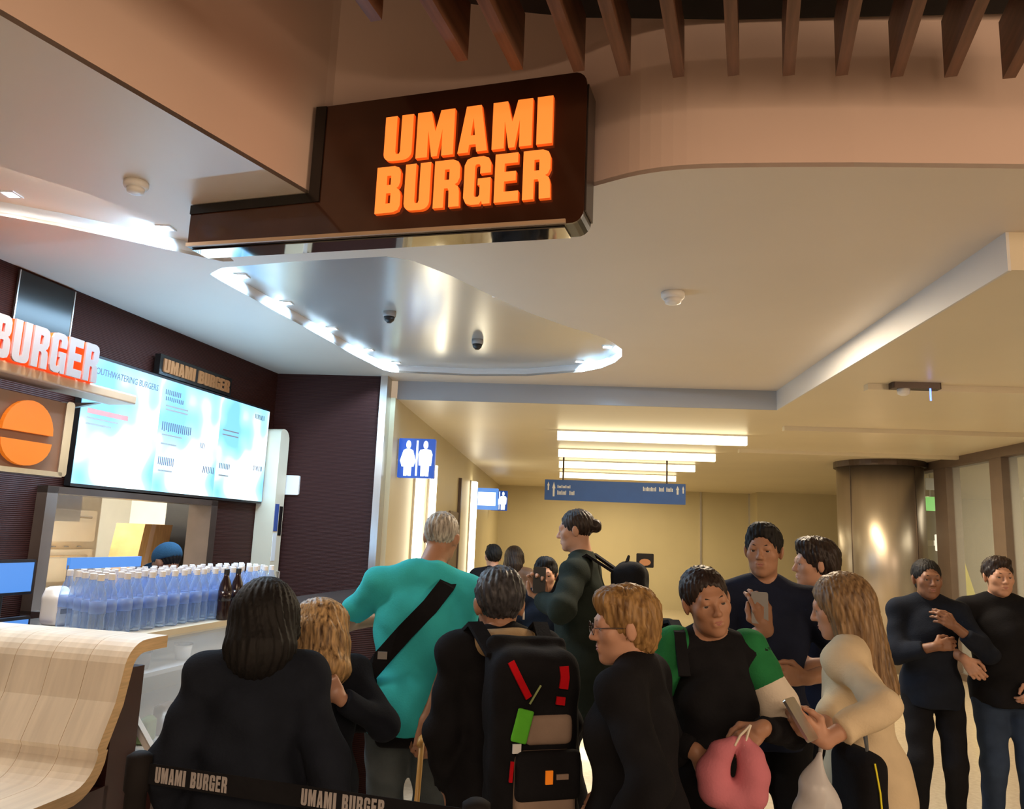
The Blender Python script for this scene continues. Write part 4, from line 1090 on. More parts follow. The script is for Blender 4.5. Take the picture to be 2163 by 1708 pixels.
def hair_sdf(style, h=0.006):
    """hair in the head frame"""
    lo, hi = (-0.14, -0.17, -0.14), (0.14, 0.13, 0.16)
    if style in ('long', 'bob', 'wavy'): lo = (-0.17, -0.20, -0.42 if style == 'long' else -0.26)
    if style in ('long', 'bob', 'wavy'): hi = (0.17, 0.13, 0.16)
    g = SDF(lo, hi, h)
    A = lambda c, r, k=0.03: g.prim(('ell', c, r), 0, k)
    if style == 'short':
        A((0, -0.018, 0.040), (0.084, 0.101, 0.094)); A((0, 0.035, 0.100), (0.058, 0.045, 0.030))
        g.prim(('ell', (0, 0.105, -0.045), (0.078, 0.085, 0.118)), 0, 0.012, 'sub'); g.cut((0, -0.02, -0.062), (0, 0.25, -1))
        g.prim(('ell', (0.085, 0.0, -0.045), (0.022, 0.045, 0.052)), 0, 0.008, 'sub'); g.prim(('ell', (-0.085, 0.0, -0.045), (0.022, 0.045, 0.052)), 0, 0.008, 'sub')
    elif style == 'crop':
        A((0, -0.017, 0.036), (0.078, 0.097, 0.086)); g.prim(('ell', (0, 0.11, -0.03), (0.08, 0.085, 0.115)), 0, 0.01, 'sub'); g.cut((0, -0.02, -0.055), (0, 0.3, -1))
    elif style == 'thick':
        A((0, -0.022, 0.046), (0.092, 0.108, 0.100)); A((0, 0.040, 0.105), (0.066, 0.050, 0.034)); A((0, -0.055, -0.005), (0.080, 0.066, 0.07))
        g.prim(('ell', (0, 0.105, -0.050), (0.080, 0.085, 0.118)), 0, 0.012, 'sub'); g.cut((0, -0.02, -0.080), (0, 0.25, -1))
        g.prim(('ell', (0.09, 0.0, -0.05), (0.026, 0.04, 0.052)), 0, 0.008, 'sub'); g.prim(('ell', (-0.09, 0.0, -0.05), (0.026, 0.04, 0.052)), 0, 0.008, 'sub')
    elif style == 'pixie':
        A((0, -0.020, 0.042), (0.090, 0.106, 0.097)); A((0.0, 0.045, 0.092), (0.070, 0.050, 0.036)); A((0, -0.060, -0.02), (0.072, 0.052, 0.075))
        g.prim(('ell', (0, 0.112, -0.055), (0.082, 0.080, 0.118)), 0, 0.012, 'sub'); g.cut((0, -0.02, -0.105), (0, 0.35, -1))
        g.prim(('ell', (0.09, 0.004, -0.035), (0.024, 0.030, 0.045)), 0, 0.008, 'sub'); g.prim(('ell', (-0.09, 0.004, -0.035), (0.024, 0.030, 0.045)), 0, 0.008, 'sub')
    elif style in ('tied', 'bun'):
        A((0, -0.018, 0.038), (0.082, 0.099, 0.090)); g.prim(('ell', (0, 0.108, -0.042), (0.076, 0.082, 0.120)), 0, 0.010, 'sub'); g.cut((0, -0.02, -0.06), (0, 0.25, -1))
        g.prim(('ell', (0.085, 0.0, -0.045), (0.022, 0.045, 0.052)), 0, 0.008, 'sub'); g.prim(('ell', (-0.085, 0.0, -0.045), (0.022, 0.045, 0.052)), 0, 0.008, 'sub')
        if style == 'bun': A((0, -0.122, 0.020), (0.036, 0.034, 0.038), 0.012)
        else: A((0, -0.115, -0.02), (0.035, 0.030, 0.06), 0.015)
    elif style in ('long', 'bob', 'wavy'):
        A((0, -0.020, 0.042), (0.094, 0.108, 0.097)); zb = {'long': -0.30, 'bob': -0.075, 'wavy': -0.13}[style]
        g.prim(('cap', (0, -0.045, 0.0), (0, -0.060, zb), 0.098, {'long': 0.085, 'bob': 0.112, 'wavy': 0.095}[style]), 0, 0.05)
        for sx in (-1, 1): g.prim(('cap', (sx * 0.066, -0.005, 0.03), (sx * 0.082, 0.012, zb + 0.04), 0.036, 0.034), 0, 0.03)
        g.prim(('ell', (0, 0.115, -0.06), (0.070, 0.092, 0.138)), 0, 0.012, 'sub')
    X, Y, Z = g.all()
    ang = np.arctan2(X, -(Y + 0.0)) * 1.0
    amp = 0.0026 if style in ('long', 'bob', 'wavy') else 0.0028
    w = 34 if style in ('long', 'bob') else 26
    g.F += (amp * np.sin(w * ang + 4 * np.sin(18 * Z + 3 * X)) + 0.5 * amp * np.sin(71 * ang + 9 * np.sin(14 * Z)) + (0.004 * np.sin(55 * Z + 20 * X) if style == 'wavy' else 0) +
            (0.003 * np.sin(90 * X + 60 * Z) * np.sin(80 * Y - 50 * Z) if style in ('short', 'thick', 'pixie') else 0)).astype(np.float32)
    if style == 'long': g.cut((0, 0, -0.335), (0, 0.1, -1))
    return g.mesh()

def hand_prims(curl=0.5, spread=0.0, thumb=0.4):
    """right hand, wrist at the origin, fingers along +y, back of the hand +z, thumb on -x"""
    P_ = [('ell', (0, 0.048, -0.002), (0.036, 0.050, 0.014)), ('cap', (0, -0.01, 0), (0, 0.02, 0), 0.024, 0.026)]
    for i, (x, ln, r) in enumerate(((-0.030, (0.042, 0.026, 0.020), 0.0090), (-0.010, (0.046, 0.029, 0.021), 0.0093), (0.011, (0.043, 0.027, 0.020), 0.0088), (0.030, (0.034, 0.021, 0.018), 0.0078))):
        p = np.array((x, 0.088 - 0.006 * abs(i - 1.2), 0.0))
        P_.append(('cap', (x * 0.5, 0.02, 0), p, 0.012, 0.0105))
        a = 0.0
        sx = spread * (x / 0.03) * 0.2
        for j, L in enumerate(ln):
            a += curl * (0.75, 1.05, 0.7)[j] * (1 + 0.12 * (i - 1))
            q = p + L * np.array((math.sin(sx) * math.cos(a), math.cos(sx) * math.cos(a), -math.sin(a)))
            P_.append(('cap', p, q, r * (1 - 0.08 * j), r * (0.92 - 0.08 * j)))
            p = q
    p0 = np.array((-0.022, 0.018, -0.006)); p1 = p0 + np.array((-0.030, 0.030, -0.012)); p2 = p1 + np.array((-0.010 + 0.02 * thumb, 0.031, -0.012 * thumb - 0.004)); p3 = p2 + np.array((0.012 * thumb, 0.024, -0.010 * thumb))
    P_ += [('cap', p0, p1, 0.0150, 0.0120), ('cap', p1, p2, 0.0112, 0.0100), ('cap', p2, p3, 0.0098, 0.0080)]
    return P_

def person(label, x, y, rz, H, skin='skin_light', g=1.0, lean=(0, 0), head=(0, 0, 0), hs=1.0, hair=('short', 'hair_dark'), top=None, pants=None,
           shoe='shoe_black', hands=None, detail=True, jaw=1.0, nose=1.0, neck_e=0.0, headoff=(0, 0), shw=1.0, bust=0.0, armr=1.0, name='person'):
    root = empty(name, (x, y, 0), R(rz)); tag(root, label, 'person', 'people in the hall')
    Ri = np.array(Matrix.Rotation(-R(rz), 3, 'Z'))
    def loc(w): return Ri @ (np.asarray(w, float) - np.array((x, y, 0)))
    T = np.array(Matrix.Rotation(R(-lean[0]), 3, 'X') @ Matrix.Rotation(R(lean[1]), 3, 'Y'))
    hip = np.array((0, 0, 0.53 * H))
    tp = lambda a, b, c: hip + T @ np.array((a * H, b * H, c * H))
    torso = [('ell', tp(0, -0.006, 0.005), np.array((0.098 * g, 0.072 * g, 0.075)) * H, T), ('ell', tp(0, 0.002, 0.10), np.array((0.084 * g, 0.062 * g, 0.105)) * H, T),
             ('ell', tp(0, 0.0, 0.195), np.array((0.096 * (0.5 + 0.5 * g) * shw, 0.066 * g, 0.098)) * H, T)]
    if bust:
        torso += [('ell', tp(sx * 0.042, 0.048, 0.19), np.array((0.036, 0.034, 0.038)) * H * bust, T) for sx in (-1, 1)]
    shz, shx = 0.278, 0.108 * shw
    up = [('cap', tp(-shx, -0.004, shz), tp(shx, -0.004, shz), 0.034 * H, 0.034 * H)]
    up += [('cap', tp(sx * 0.02, -0.008, 0.312), tp(sx * shx, -0.004, shz + 0.005), 0.030 * H, 0.030 * H) for sx in (-1, 1)]
    hc = tp(0, 0.012, 0.47) + np.array((0, 0, -0.117 * hs)) + np.array((headoff[0], headoff[1], 0))
    HM = rot(*head)
    neck = ('cap', tp(0, -0.012, 0.30), hc + HM @ np.array((0, -0.02, -0.06)) * hs, 0.034 * H, 0.031 * H)
    # arms
    hands = hands or {}
    arms, handsP = {}, {}
    for sd, sx in (('L', -1), ('R', 1)):
        S_ = tp(sx * shx, -0.004, shz)
        spec = hands.get(sd, {})
        tgt = spec.get('at')
        tgt = loc(tgt) if tgt is not None else tp(sx * 0.155, 0.03, -0.045)
        el, wr = two_bone(S_, tgt, 0.172 * H, 0.150 * H, spec.get('hint', (sx * 0.7, -1, -0.2)))
        arms[sd] = (S_, el, wr)
        fd = (wr - el) / np.linalg.norm(wr - el)
        d = np.asarray(spec.get('dir', fd), float)
        if spec.get('wdir') is not None: d = Ri @ np.asarray(spec['wdir'], float)
        d = d / np.linalg.norm(d)
        back = np.asarray(spec.get('back', (sx, 0.2, 0.1)), float)
        if spec.get('wback') is not None: back = Ri @ np.asarray(spec['wback'], float)
        back = back - d * (back @ d); back /= np.linalg.norm(back)
        xx = np.cross(d, back)
        hp = hand_prims(spec.get('curl', 0.45), spec.get('spread', 0.2), spec.get('thumb', 0.5))
        Mh = np.stack([xx, d, back], 1)
        if sd == 'L':
            hp = [(('cap', np.asarray(p[1]) * (-1, 1, 1), np.asarray(p[2]) * (-1, 1, 1), p[3], p[4]) if p[0] == 'cap' else ('ell', np.asarray(p[1]) * (-1, 1, 1), p[2])) for p in hp]
        handsP[sd] = xf(hp, Mh, wr, 0.60 * H)
        arms[sd] = (S_, el, wr)
    aw = 0.030 * H * armr * (0.6 + 0.4 * g)
    armP = {sd: [('cap', a, b, aw, 0.026 * H * armr), ('cap', b, c, 0.0255 * H * armr, 0.0165 * H)] for sd, (a, b, c) in arms.items()}
    legP = []
    for sx in (-1, 1):
        a = hip + np.array((sx * 0.052 * H, 0, -0.01 * H)); an = np.array((sx * 0.062 * H, -0.01, 0.045 * H))
        kn, an = two_bone(a, an, 0.245 * H, 0.245 * H, (0, 1, 0))
        legP.append([('cap', a, kn, 0.053 * H * (0.5 + 0.5 * g), 0.036 * H), ('cap', kn, an, 0.037 * H, 0.024 * H)])
    # body: one mesh, finer at head and hands
    Vs, Qs = [], []
    def put(V, Q):
        n = sum(len(v) for v in Vs)
        Vs.append(V); Qs.append(Q + n)
    bp = torso + up + [neck] + armP['L'] + armP['R'] + legP[0] + legP[1]
    pts = np.concatenate([np.asarray([q[1], q[2]]) if q[0] == 'cap' else np.asarray([np.asarray(q[1]) - 0.15, np.asarray(q[1]) + 0.15]) for q in bp])
    gr = SDF(pts.min(0) - 0.08, pts.max(0) + 0.08, 0.012)
    for i_, p in enumerate(bp): gr.prim(p, -0.006 if i_ < len(torso) else 0.0, 0.03)
    put(*gr.mesh())
    ad, fi, su = head_prims(1, jaw, nose)
    hh = 0.0052 if detail else 0.008
    gh = SDF((-0.10, -0.13, -0.20), (0.10, 0.135, 0.13), hh)
    for p in ad: gh.prim(p, 0, 0.022)
    for p in fi: gh.prim(p, 0, 0.009)
    for p in su: gh.prim(p, 0, 0.007, 'sub')
    for sx in (-1, 1):                      # eyelids
        for p in (('cap', (sx * 0.018, 0.0825, 0.0085), (sx * 0.031, 0.0865, 0.0110), 0.0045, 0.0055), ('cap', (sx * 0.031, 0.0865, 0.0110), (sx * 0.046, 0.0765, 0.0075), 0.0055, 0.0040),
                  ('cap', (sx * 0.019, 0.0800, -0.0055), (sx * 0.044, 0.0740, -0.0050), 0.0050, 0.0045)): gh.prim(p, 0, 0.004)
    gh.prim(('cap', (0, -0.020, -0.06), HM.T @ (tp(0, -0.012, 0.30) - hc) / hs, 0.031 * H / hs, 0.034 * H / hs), 0, 0.022)
    V, Q = gh.mesh()
    put((V * hs) @ HM.T + hc, Q)
    for sd in ('L', 'R'):
        P_ = handsP[sd]
        b, c = arms[sd][1], arms[sd][2]
        P_ = P_ + [('cap', c + (b - c) * 0.25, c, 0.0180 * H, 0.0165 * H)]
        pp = np.concatenate([np.asarray([q[1], q[2]]) if q[0] == 'cap' else np.asarray([q[1], q[1]]) for q in P_])
        gg = SDF(pp.min(0) - 0.035, pp.max(0) + 0.035, 0.0045 if detail else 0.007)
        for p in P_: gg.prim(p, 0, 0.008)
        put(*gg.mesh())
    body = mesh_obj('body', np.concatenate(Vs), np.concatenate(Qs), skin, root, True)
    # face details
    def hp_(v): return tuple(HM @ (np.asarray(v) * hs) + hc)
    if detail:
        for sx in (-1, 1):
            m = MB(); vs, fs, ms = [], [], []
            m.lathe([(0.0004, -0.0125), (0.006, -0.0110), (0.0105, -0.0065), (0.0125, 0.0), (0.0105, 0.0065), (0.0062, 0.0108)], 14, mi=0)
            m.lathe([(0.0062, 0.0108), (0.0032, 0.0122), (0.0004, 0.0125)], 14, mi=1)
            v = np.array(m.v)[:, [0, 2, 1]] * (1.15, 1, 0.80)
            v = (v + (sx * 0.031, 0.0715, 0.002)) * hs
            mesh_obj('eye', v @ HM.T + hc, [f[::-1] for f in m.f], ['eye_white', 'eye_dark'], root, True, m.m)
            m = MB().tube([hp_((sx * 0.015, 0.0885, 0.0245)), hp_((sx * 0.030, 0.0870, 0.0285)), hp_((sx * 0.047, 0.075, 0.0225))], [0.0028, 0.0034, 0.0015], 6)
            m.build('eyebrow', hair[1] if hair[1] not in ('hair_grey', 'hair_gold') else 'hair_streak', root, True)
        m = MB().tube([hp_((-0.021, 0.083, -0.0595)), hp_((-0.008, 0.0900, -0.0552)), hp_((0, 0.0896, -0.0565)), hp_((0.008, 0.0900, -0.0552)), hp_((0.021, 0.083, -0.0595))], [0.0012, 0.0024, 0.002, 0.0024, 0.0012], 6)
        m.tube([hp_((-0.020, 0.083, -0.061)), hp_((0, 0.0900, -0.0650)), hp_((0.020, 0.083, -0.061))], [0.0012, 0.0030, 0.0012], 6)
        m.build('lips', 'lip_rose', root, True)
    if hair:
        V, Q = hair_sdf(hair[0], 0.006)
        mesh_obj('hair', (V * hs) @ HM.T + hc, Q, hair[1], root, True)
    # garments
    t = dict(mat='cloth_black', e=0.014, hem=0.0, sleeve=1.95, folds=0.005, collar=0.02); t.update(top or {})
    e = t['e']
    hem = t['hem']
    lo, hi = pts.min(0) - 0.12, pts.max(0) + 0.12
    gt = SDF(lo, hi, t.get('h', 0.0115))
    for p in torso: gt.prim(p, e, 0.05)
    for p in up: gt.prim(p, e * 0.8, 0.03)
    if hem < -0.04:
        gt.prim(('cap', tp(0, -0.004, 0.0), tp(0, -0.004, hem), 0.088 * H * g + e, 0.092 * H * g + e), 0, 0.06)
    if t['collar']:
        a, b = np.asarray(neck[1]), np.asarray(neck[2]); u = (b - a) / np.linalg.norm(b - a)
        gt.prim(('cap', a, a + u * (0.02 + t['collar']), 0.034 * H + 0.012, 0.034 * H + 0.010, True), 0, 0.02)
    gt.cut(tp(0, 0, hem), T @ np.array((0, 0, -1.0)))
    sl = t['sleeve']
    def sleeves(grid, lo_=0.0, hi_=sl, ee=e):
        for sd in ('L', 'R'):
            a, b, c = arms[sd]
            r0, r1, r2 = aw, 0.026 * H * armr, 0.0185 * H
            if lo_ < 1:
                f0, f1 = lo_, min(hi_, 1)
                grid.prim(('cap', a + (b - a) * f0, a + (b - a) * f1, r0 + (r1 - r0) * f0 + ee * 0.7, r0 + (r1 - r0) * f1 + ee * 0.8, hi_ <= 1), 0, 0.035 if lo_ == 0 else 0.01)
            if hi_ > 1:
                f0, f1 = max(lo_ - 1, 0), hi_ - 1
                grid.prim(('cap', b + (c - b) * f0, b + (c - b) * f1, r1 + (r2 - r1) * f0 + ee * 0.8, r1 + (r2 - r1) * f1 + ee * 0.8, True), 0, 0.03 if lo_ == 0 else 0.01)
    sleeves(gt)
    gt.folds(t['folds'])
    V, Q = gt.mesh()
    shirt = mesh_obj(t.get('name', 'jacket'), V, Q, t['mat'], root, True)
    for lay in t.get('layers', ()):
        g2 = SDF(lo, hi, 0.0115)
        if lay['kind'] == 'vest':
            for p in torso: g2.prim(p, e + lay['e'], 0.05)
            g2.prim(('cap', tp(-shx * 0.55, -0.004, shz), tp(shx * 0.55, -0.004, shz), 0.034 * H, 0.034 * H), e * 0.8 + lay['e'], 0.03)
            g2.cut(tp(0, 0, lay['hem']), T @ np.array((0, 0, -1.0)))
        else:
            for sd in lay.get('sides', ('L', 'R')):
                a, b, c = arms[sd]
                g3 = SDF(np.minimum(a, b) - 0.1, np.maximum(a, b) + 0.1, 0.009)
                g3.prim(('cap', a + (b - a) * lay['f'][0], a + (b - a) * lay['f'][1], aw + e + lay['e'], 0.026 * H * armr + e + lay['e'], True), 0, 0.01).folds(t['folds'])
                V, Q = g3.mesh(); mesh_obj(lay['name'], V, Q, lay['mat'], root, True)
            continue
        g2.folds(t['folds'])
        V, Q = g2.mesh(); mesh_obj(lay['name'], V, Q, lay['mat'], root, True)
    p_ = dict(mat='cloth_black', e=0.012, waist=0.06); p_.update(pants or {})
    gp_ = SDF((lo[0], lo[1], 0.0), (hi[0], hi[1], 0.64 * H), 0.0125)
    gp_.prim(torso[0], p_['e'], 0.03); gp_.prim(torso[1], p_['e'] * 0.5, 0.03)
    gp_.cut(tp(0, 0, p_['waist']), T @ np.array((0, 0, 1.0)))
    for lg in legP:
        gp_.prim(lg[0], p_['e'], 0.03); q = lg[1]
        gp_.prim(('cap', q[1], np.asarray(q[2]) + (0, 0, 0.02), q[3] + p_['e'], q[4] + p_['e'] * 1.2, True), 0, 0.03)
    gp_.folds(0.004)
    V, Q = gp_.mesh(); mesh_obj('trousers', V, Q, p_['mat'], root, True)
    for sx, lg in zip((-1, 1), legP):
        an = np.asarray(lg[1][2])
        sdf_obj('shoe', [('cap', (an[0], an[1] - 0.02, 0.045), (an[0] + sx * 0.012, an[1] + 0.15, 0.036), 0.040, 0.036), ('ell', (an[0], an[1], 0.07), (0.045, 0.055, 0.05))], 0.010, shoe, root, 0.03, cuts=(((0, 0, 0.003), (0, 0, -1)),))
    root['_hc'] = [float(v) for v in hc]
    return dict(root=root, tp=tp, hc=hc, HM=HM, hs=hs, arms=arms, loc=loc, T=T, H=H, hp=hp_, rz=R(rz), W=lambda v: np.array(Matrix.Rotation(R(rz), 3, 'Z')) @ np.asarray(v, float) + np.array((x, y, 0)))

def worn(name, label, cat, P, group=None):
    """a thing carried by a person: its own top-level object placed in the person's frame"""
    r = empty(name, P['root'].location, P['rz']); tag(r, label, cat, group)
    return r
# --- the queue, from the counter side to the right
P1 = person('woman with black bobbed hair in a black jacket seen from behind, at the wood counter', -0.93, 2.50, 12, 1.52, g=1.12, lean=(4, -3), head=(4, -6, 0), hair=('bob', 'hair_black'),
            top=dict(mat='cloth_navyblack', e=0.028, hem=-0.12, folds=0.007, name='jacket'), hands={'L': dict(at=(-1.14, 2.52, 0.78)), 'R': dict(at=(-0.63, 2.44, 0.80))}, detail=False, shw=0.88, hs=1.0, headoff=(0.02, 0.0))
P2 = person('woman with streaked light brown hair between the black haired woman and the teal shirt', -0.895, 3.02, 40, 1.42, lean=(6, 0), head=(20, -14, 6), hair=('wavy', 'hair_streak'),
            top=dict(mat='cloth_navyblack', e=0.022, hem=-0.06), detail=False, hs=0.98,
            hands={'R': dict(at=(-0.78, 2.90, 1.10), hint=(1, -0.5, -1), wdir=(-0.6, 0.2, 0.6), wback=(0.3, -1, 0), curl=0.8)})
P3 = person('tall man in a teal polo shirt with grey hair, seen from behind', -0.64, 3.55, 6, 1.80, skin='skin_tan', g=1.14, lean=(3, 3), head=(-14, -10, 4), hair=('crop', 'hair_grey'), headoff=(0.04, 0.05),
            top=dict(mat='cloth_teal', e=0.018, hem=-0.055, sleeve=0.72, folds=0.006, name='polo_shirt', collar=0.03), pants=dict(mat='denim_grey'), detail=False, shw=1.02, jaw=1.05,
            hands={'R': dict(at=(-0.545, 3.36, 0.93), hint=(1, 0.1, 0.1), wdir=(0, -0.25, -1), wback=(0.6, -1, 0), curl=0.95), 'L': dict(at=(-0.86, 3.92, 1.28), hint=(-1, -0.5, -0.35), curl=0.6)})
P4 = person('man in black with short dark grey hair and a beige neck pillow, back view', -0.215, 3.00, 22, 1.57, skin='skin_tan', g=1.04, lean=(3, 0), head=(-8, -8, 0), hair=('short', 'hair_slate'),
            top=dict(mat='cloth_black', e=0.024, hem=-0.08, folds=0.006), detail=False, shw=1.0, hs=1.12, armr=0.95,
            hands={'L': dict(at=(-0.40, 3.02, 0.80), curl=0.5), 'R': dict(at=(0.02, 3.20, 0.80), curl=0.5)})
P5 = person('tall man in a dark olive jacket with his hair in a bun, facing left', 0.12, 4.62, 78, 1.865, g=1.02, lean=(2, 0), head=(4, -6, 0), hair=('bun', 'hair_dark'), nose=1.1,
            top=dict(mat='cloth_olive', e=0.026, hem=-0.16, folds=0.005, collar=0.055, name='parka'),
            hands={'L': dict(at=(-0.10, 4.42, 1.36), hint=(-1, 0, -0.6), wdir=(-0.3, 0.1, 1), wback=(0.2, 1, 0), curl=0.7), 'R': dict(at=(0.0, 4.9, 1.1), curl=0.5)})
P6 = person('older woman with short golden hair and a black top, her face turned left', 0.255, 2.60, 70, 1.545, skin='skin_light', g=1.06, lean=(3, 0), head=(26, -4, 0), hair=('pixie', 'hair_gold'), bust=0.9, nose=1.1,
            top=dict(mat='cloth_black', e=0.024, hem=-0.10, name='sweater'),
            hands={'L': dict(at=(0.16, 2.40, 0.86), curl=0.6), 'R': dict(at=(0.20, 2.84, 0.86), curl=0.6)})
P7 = person('woman with dark tied hair, green sleeves and a black vest, holding a pink pillow', 0.545, 2.98, 186, 1.615, skin='skin_tan', g=0.90, lean=(2, 0), head=(4, -4, 13), hair=('tied', 'hair_dark'), headoff=(0.035, 0.02), bust=0.85, shw=0.84, armr=0.86,
            top=dict(mat='cloth_black', e=0.013, hem=-0.08, name='top', layers=[dict(kind='sleeve', f=(-0.12, 0.46), e=0.020, mat='cloth_green', name='green_sleeve'), dict(kind='sleeve', f=(0.44, 0.92), e=0.020, mat='cloth_white', name='white_sleeve', sides=('L',)),
                                                             dict(kind='vest', e=0.008, hem=-0.07, mat='cloth_black', name='vest')]),
            hands={'L': dict(at=(0.665, 2.74, 1.115), hint=(-0.9, -0.2, -1), wdir=(-0.75, -0.3, -0.45), wback=(0.2, -0.8, 0.7), curl=0.85), 'R': dict(at=(0.46, 2.78, 1.02), hint=(1, -0.3, -1), wdir=(0.5, -0.2, -0.8), wback=(-0.4, -1, 0.2), curl=0.7)})
P8 = person('man with short black hair in a navy polo, holding a phone at his chest', 0.925, 3.75, 172, 1.795, skin='skin_tan', g=1.0, head=(-16, 0, 0), hair=('short', 'hair_black'), jaw=1.0,
            top=dict(mat='cloth_navy', e=0.018, hem=-0.06, sleeve=0.8, collar=0.04, name='polo_shirt'), pants=dict(mat='cloth_black'),
            hands={'R': dict(at=(0.865, 3.47, 1.36), hint=(0.8, -0.2, -1), wdir=(-0.25, -0.15, 1), wback=(0.2, -1, -0.1), curl=0.6, thumb=0.8), 'L': dict(at=(1.04, 3.52, 1.16), hint=(-1, -0.2, -0.8), wdir=(-0.9, -0.2, 0.1), wback=(0, -1, 0.2), curl=0.7)})
P9 = person('young man with thick brown hair in a navy shirt, facing left', 1.30, 4.15, 80, 1.735, skin='skin_light', g=0.95, head=(10, 0, 0), hair=('thick', 'hair_dark'),
            top=dict(mat='cloth_navy', e=0.02, hem=-0.05, sleeve=0.8, name='shirt'), hands={'L': dict(at=(1.17, 3.86, 1.17), hint=(-0.6, -0.6, -1), curl=0.5)})
P10 = person('woman with long light brown hair in a cream sweater, looking at a phone', 1.16, 3.20, 58, 1.595, skin='skin_light', g=0.94, lean=(5, 0), head=(14, -12, 0), hair=('long', 'hair_blonde'), armr=0.82, shw=0.90,
             top=dict(mat='cloth_cream', e=0.024, hem=-0.17, folds=0.006, name='sweater', sleeve=1.72), pants=dict(mat='leggings_grey'),
             hands={'L': dict(at=(0.880, 2.80, 1.075), hint=(-0.9, -0.7, -0.5), wdir=(-0.85, 0.0, 0.55), wback=(-0.1, -1, -0.4), curl=0.55, thumb=0.7), 'R': dict(at=(0.90, 2.97, 1.04), hint=(0.3, -0.5, -1), wdir=(-0.9, -0.2, 0.4), wback=(0, 1, -0.5), curl=0.6)})
P11 = person('person in a black sweater and black trousers standing by the metal column', 2.30, 5.22, 166, 1.655, skin='skin_brown', g=0.95, head=(10, 0, 0), hair=('tied', 'hair_black'), hs=1.02, shw=0.92, armr=0.9,
             top=dict(mat='cloth_navyblack', e=0.02, hem=-0.06, name='sweater', sleeve=1.75), pants=dict(mat='cloth_black', e=0.006),
             hands={'L': dict(at=(2.36, 5.00, 1.27), hint=(-1, -0.3, -0.9), wdir=(-0.75, -0.2, 0.5), wback=(0.2, -1, 0.2), curl=0.6), 'R': dict(at=(2.25, 5.03, 1.15), hint=(1, -0.3, -0.9), wdir=(0.9, 0.0, 0.2), wback=(0, -1, 0.3), curl=0.6)})
P12 = person('man in a black polo and blue jeans at the right edge of the picture', 2.735, 5.22, 164, 1.685, skin='skin_light', g=1.05, head=(12, 0, 0), hair=('short', 'hair_dark'), jaw=1.08,
             top=dict(mat='cloth_black', e=0.018, hem=-0.05, sleeve=0.9, collar=0.04, name='polo_shirt'), pants=dict(mat='denim'),
             hands={'R': dict(at=(2.43, 5.06, 1.08), hint=(1, -0.6, -0.2), wdir=(0.5, -0.4, -0.8), wback=(-0.5, -1, 0), curl=0.7), 'L': dict(at=(2.82, 5.05, 0.95), hint=(-1, -0.6, -0.2), wdir=(-0.5, -0.4, -0.6), wback=(0.3, -1, 0), curl=0.8)})
P13 = person('far person with dark hair in black walking down the corridor beside the wall lights', -0.70, 8.05, 20, 1.60, hair=('short', 'hair_black'), top=dict(mat='cloth_black', e=0.02), detail=False)
P14 = person('far person with brown hair just right of the other one in the corridor', -0.55, 9.0, -10, 1.58, hair=('bob', 'hair_dark'), top=dict(mat='pack_brown', e=0.02), detail=False)
P15 = person('person in black with a raised hand, half hidden behind the tall man', -0.115, 5.60, 175, 1.555, hair=('short', 'hair_black'), top=dict(mat='cloth_navyblack', e=0.022), detail=True,
             hands={'L': dict(at=(-0.12, 5.30, 1.30), hint=(-1, 0, -0.8), wdir=(-0.2, -0.1, 1), wback=(0.1, 1, 0), curl=0.5)})
wk = S(-3.30, 4.62)
P16 = person('worker in a blue shirt and blue cap bending behind the water bottles', wk.x, wk.y, 60, 1.56, skin='skin_brown', lean=(6, 0), head=(10, -25, 0), hair=('crop', 'hair_black'), top=dict(mat='cloth_blue', e=0.018, hem=-0.05, name='uniform_shirt'), detail=False)
# worker's cap
V, Q = hair_sdf('crop', 0.006)
o = sdf_obj('cap', [('ell', P16['hp']((0, -0.015, 0.045)), (0.088, 0.105, 0.088), P16['HM'])], 0.006, 'cap_blue', P16['root'], 0.02, cuts=((P16['hp']((0, 0, 0.02)), P16['HM'] @ np.array((0, 0.15, -1))),))
sdf_obj('cap_peak', [('ell', P16['hp']((0, 0.12, 0.035)), (0.065, 0.06, 0.008), P16['HM'])], 0.005, 'cap_blue', P16['root'], 0.01)
# glasses of the older woman
m = MB()
for sx in (-1, 1):
    ring = [P6['hp']((sx * 0.032 + 0.023 * math.cos(t), 0.104, 0.002 + 0.018 * math.sin(t))) for t in [2 * PI * k / 14 for k in range(15)]]
    m.tube(ring, 0.0016, 5)
    m.tube([P6['hp']((sx * 0.055, 0.102, 0.006)), P6['hp']((sx * 0.076, 0.05, 0.008)), P6['hp']((sx * 0.082, -0.02, 0.004))], 0.0016, 5)
m.tube([P6['hp']((-0.009, 0.104, 0.004)), P6['hp']((0.009, 0.104, 0.004))], 0.0016, 5)
m.build('glasses', 'dark_bronze', P6['root'], True)
# earphone of the man with the neck pillow
MB().tube([P4['hp']((0.084, 0.006, -0.002)), P4['hp']((0.088, 0.014, -0.020)), P4['hp']((0.088, 0.016, -0.042))], 0.0045, 8).build('earphone', 'white_plastic', P4['root'], True)

